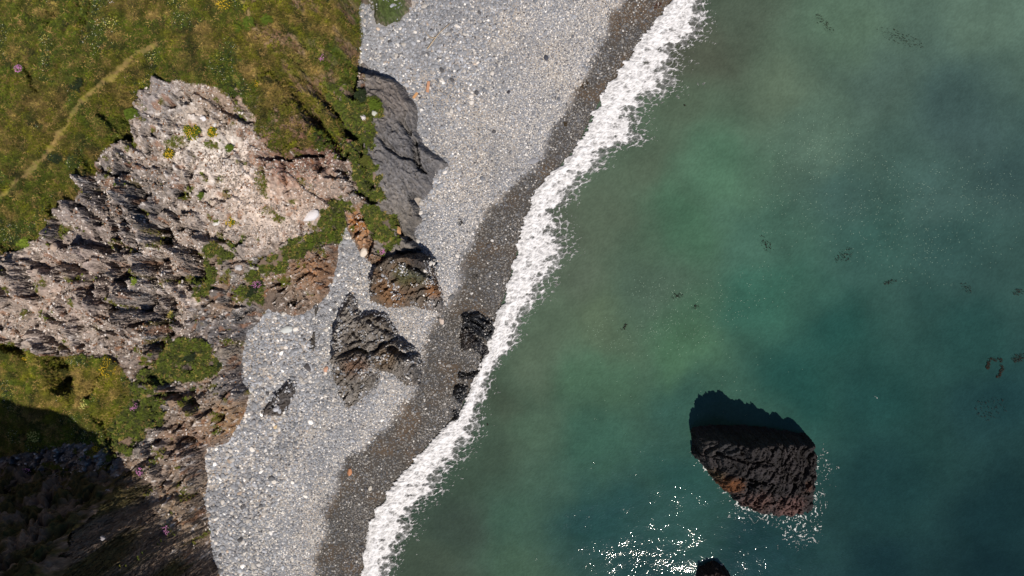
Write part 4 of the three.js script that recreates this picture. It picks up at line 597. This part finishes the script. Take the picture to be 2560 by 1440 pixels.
  for (let i = 0; i < 420; i++) { const [x, z] = at(1250 + 1310 * R(), 1440 * R(), 0); if (inland(x, z) > -3.6) continue; if (R() > 0.5 + fbm(x * 0.3, z * 0.3, 2, 172)) continue; bits.push([x, waves(x, z) + 0.005, z, 0.35 + 0.5 * R(), R() * 6.28, C(44, 46, 26)]); }
  for (const [px, py, rx, ry, n] of [[2040,370,110,70,240],[2160,520,140,110,260],[2330,480,170,80,190],[2320,620,150,80,220],[1960,500,90,110,130],[2480,500,90,110,110],[1640,720,70,30,70],[1740,770,110,60,170],[1640,830,140,50,200],[1880,720,90,60,60],[1700,950,260,120,80]])
    for (let i = 0; i < n; i++) { const a = R() * 6.28, d = R() ** 0.7 * 1.25, [x, z] = at(px + rx * d * Math.cos(a), py + ry * d * Math.sin(a), 0); flecks.push([x, waves(x, z) + 0.008, z, 0.011 + 0.012 * R(), R() * 6.28, C(160, 186, 168), 0.5]); }
  scatter('weed_bits', 'dark bits of weed drifting singly all over the sea', 'seaweed', [bit], weed([90, 90, 60], true), bits);
  scatter('foam_flecks', 'tiny pale foam flecks drifting in swarms on the sea', 'foam', [bub], M.stone, flecks);
}

// ---------------------------------------------------------------- foam washing round the islets and the odd whitecap
function lace(name, label, cat, cx, cz, rx, rz, amount) {
  const out = field(cx - rx, cz - rz, cx + rx, cz + rz, 0.03, (x, z) => {
    const qx = x + 0.3 * fbm(x * 1.6, z * 1.6, 4, 181), qz = z + 0.3 * fbm(x * 1.6, z * 1.6, 4, 182), w2 = Math.abs(noise(qx * 1.5, qz * 3.4, 9)), v2 = Math.abs(noise(qx * 3.4, qz * 7, 10)), a = amount(x, z) + 0.35 * fbm(x * 1.2, z * 1.2, 3, 183);
    const strand = Math.max(sst(0.13, 0.0, w2), 0.85 * sst(0.16, 0, v2)) * sst(0, 0.6, a) + 0.35 * sst(0.7, 1.2, a); if (strand < 0.4) return null;
    return { h: waves(x, z) + 0.02 + 0.03 * fbm(x * 7, z * 7, 2, 184), c: cmul([0.6, 0.64, 0.64], 0.3 + 0.7 * sst(0.4, 0.9, strand)) };
  }).get(0);
  if (out) tag(mesh(name, out, std({ vertexColors: true, roughness: 0.8, side: THREE.DoubleSide })), label, cat, null, name === 'sea_foam' ? 'stuff' : null);
}
const ISLET = outcrops[outcrops.length - 2], ISLET2 = outcrops[outcrops.length - 1];
lace('sea_foam', 'lacy white foam washing round the foot of the large islet', 'foam', 17.2, 12.9, 6, 6, (x, z) => { const d = -sdf(x, z, ISLET, 6); if (d < -0.1) return 0; const [bx, bz] = at(2000, 1330, 0), [rx, rz] = at(2055, 1180, 0), [lx, lz] = at(1850, 1300, 0); return 0.9 * Math.exp(-d * 3) * sst(9.5, 12.5, z) + 0.75 * Math.exp(-((x - bx) ** 2 + (z - bz) ** 2) / 2.2) + 0.5 * Math.exp(-((x - rx) ** 2 + (z - rz) ** 2 / 4) / 1.1) + 0.35 * Math.exp(-((x - lx) ** 2 + (z - lz) ** 2) / 1.6); });
lace('sea_foam', 'thin foam on the second rock at the bottom edge', 'foam', 13.6, 18.6, 1.6, 1.8, (x, z) => { const d = -sdf(x, z, ISLET2, 6); return d < -0.1 ? 0 : 0.7 * Math.exp(-d * 4); });
lace('whitecap', 'single small whitecap alone at right of the sea', 'wave', ...at(2190, 996, 0), 0.7, 0.6, (x, z) => { const [a, b] = at(2190, 996, 0), u = (x - a) * 0.8 + (z - b) * 0.6, v = -(x - a) * 0.6 + (z - b) * 0.8; return 1.1 * Math.exp(-u * u / 0.06 - v * v / 0.012); });

//%%END
{ let t = 0; scene.traverse((o) => { if (o.isMesh && !o.isInstancedMesh) t += (o.geometry.index ? o.geometry.index.count : o.geometry.attributes.position.count) / 3; }); console.log('triangles', t); }
renderer.render(scene, camera);
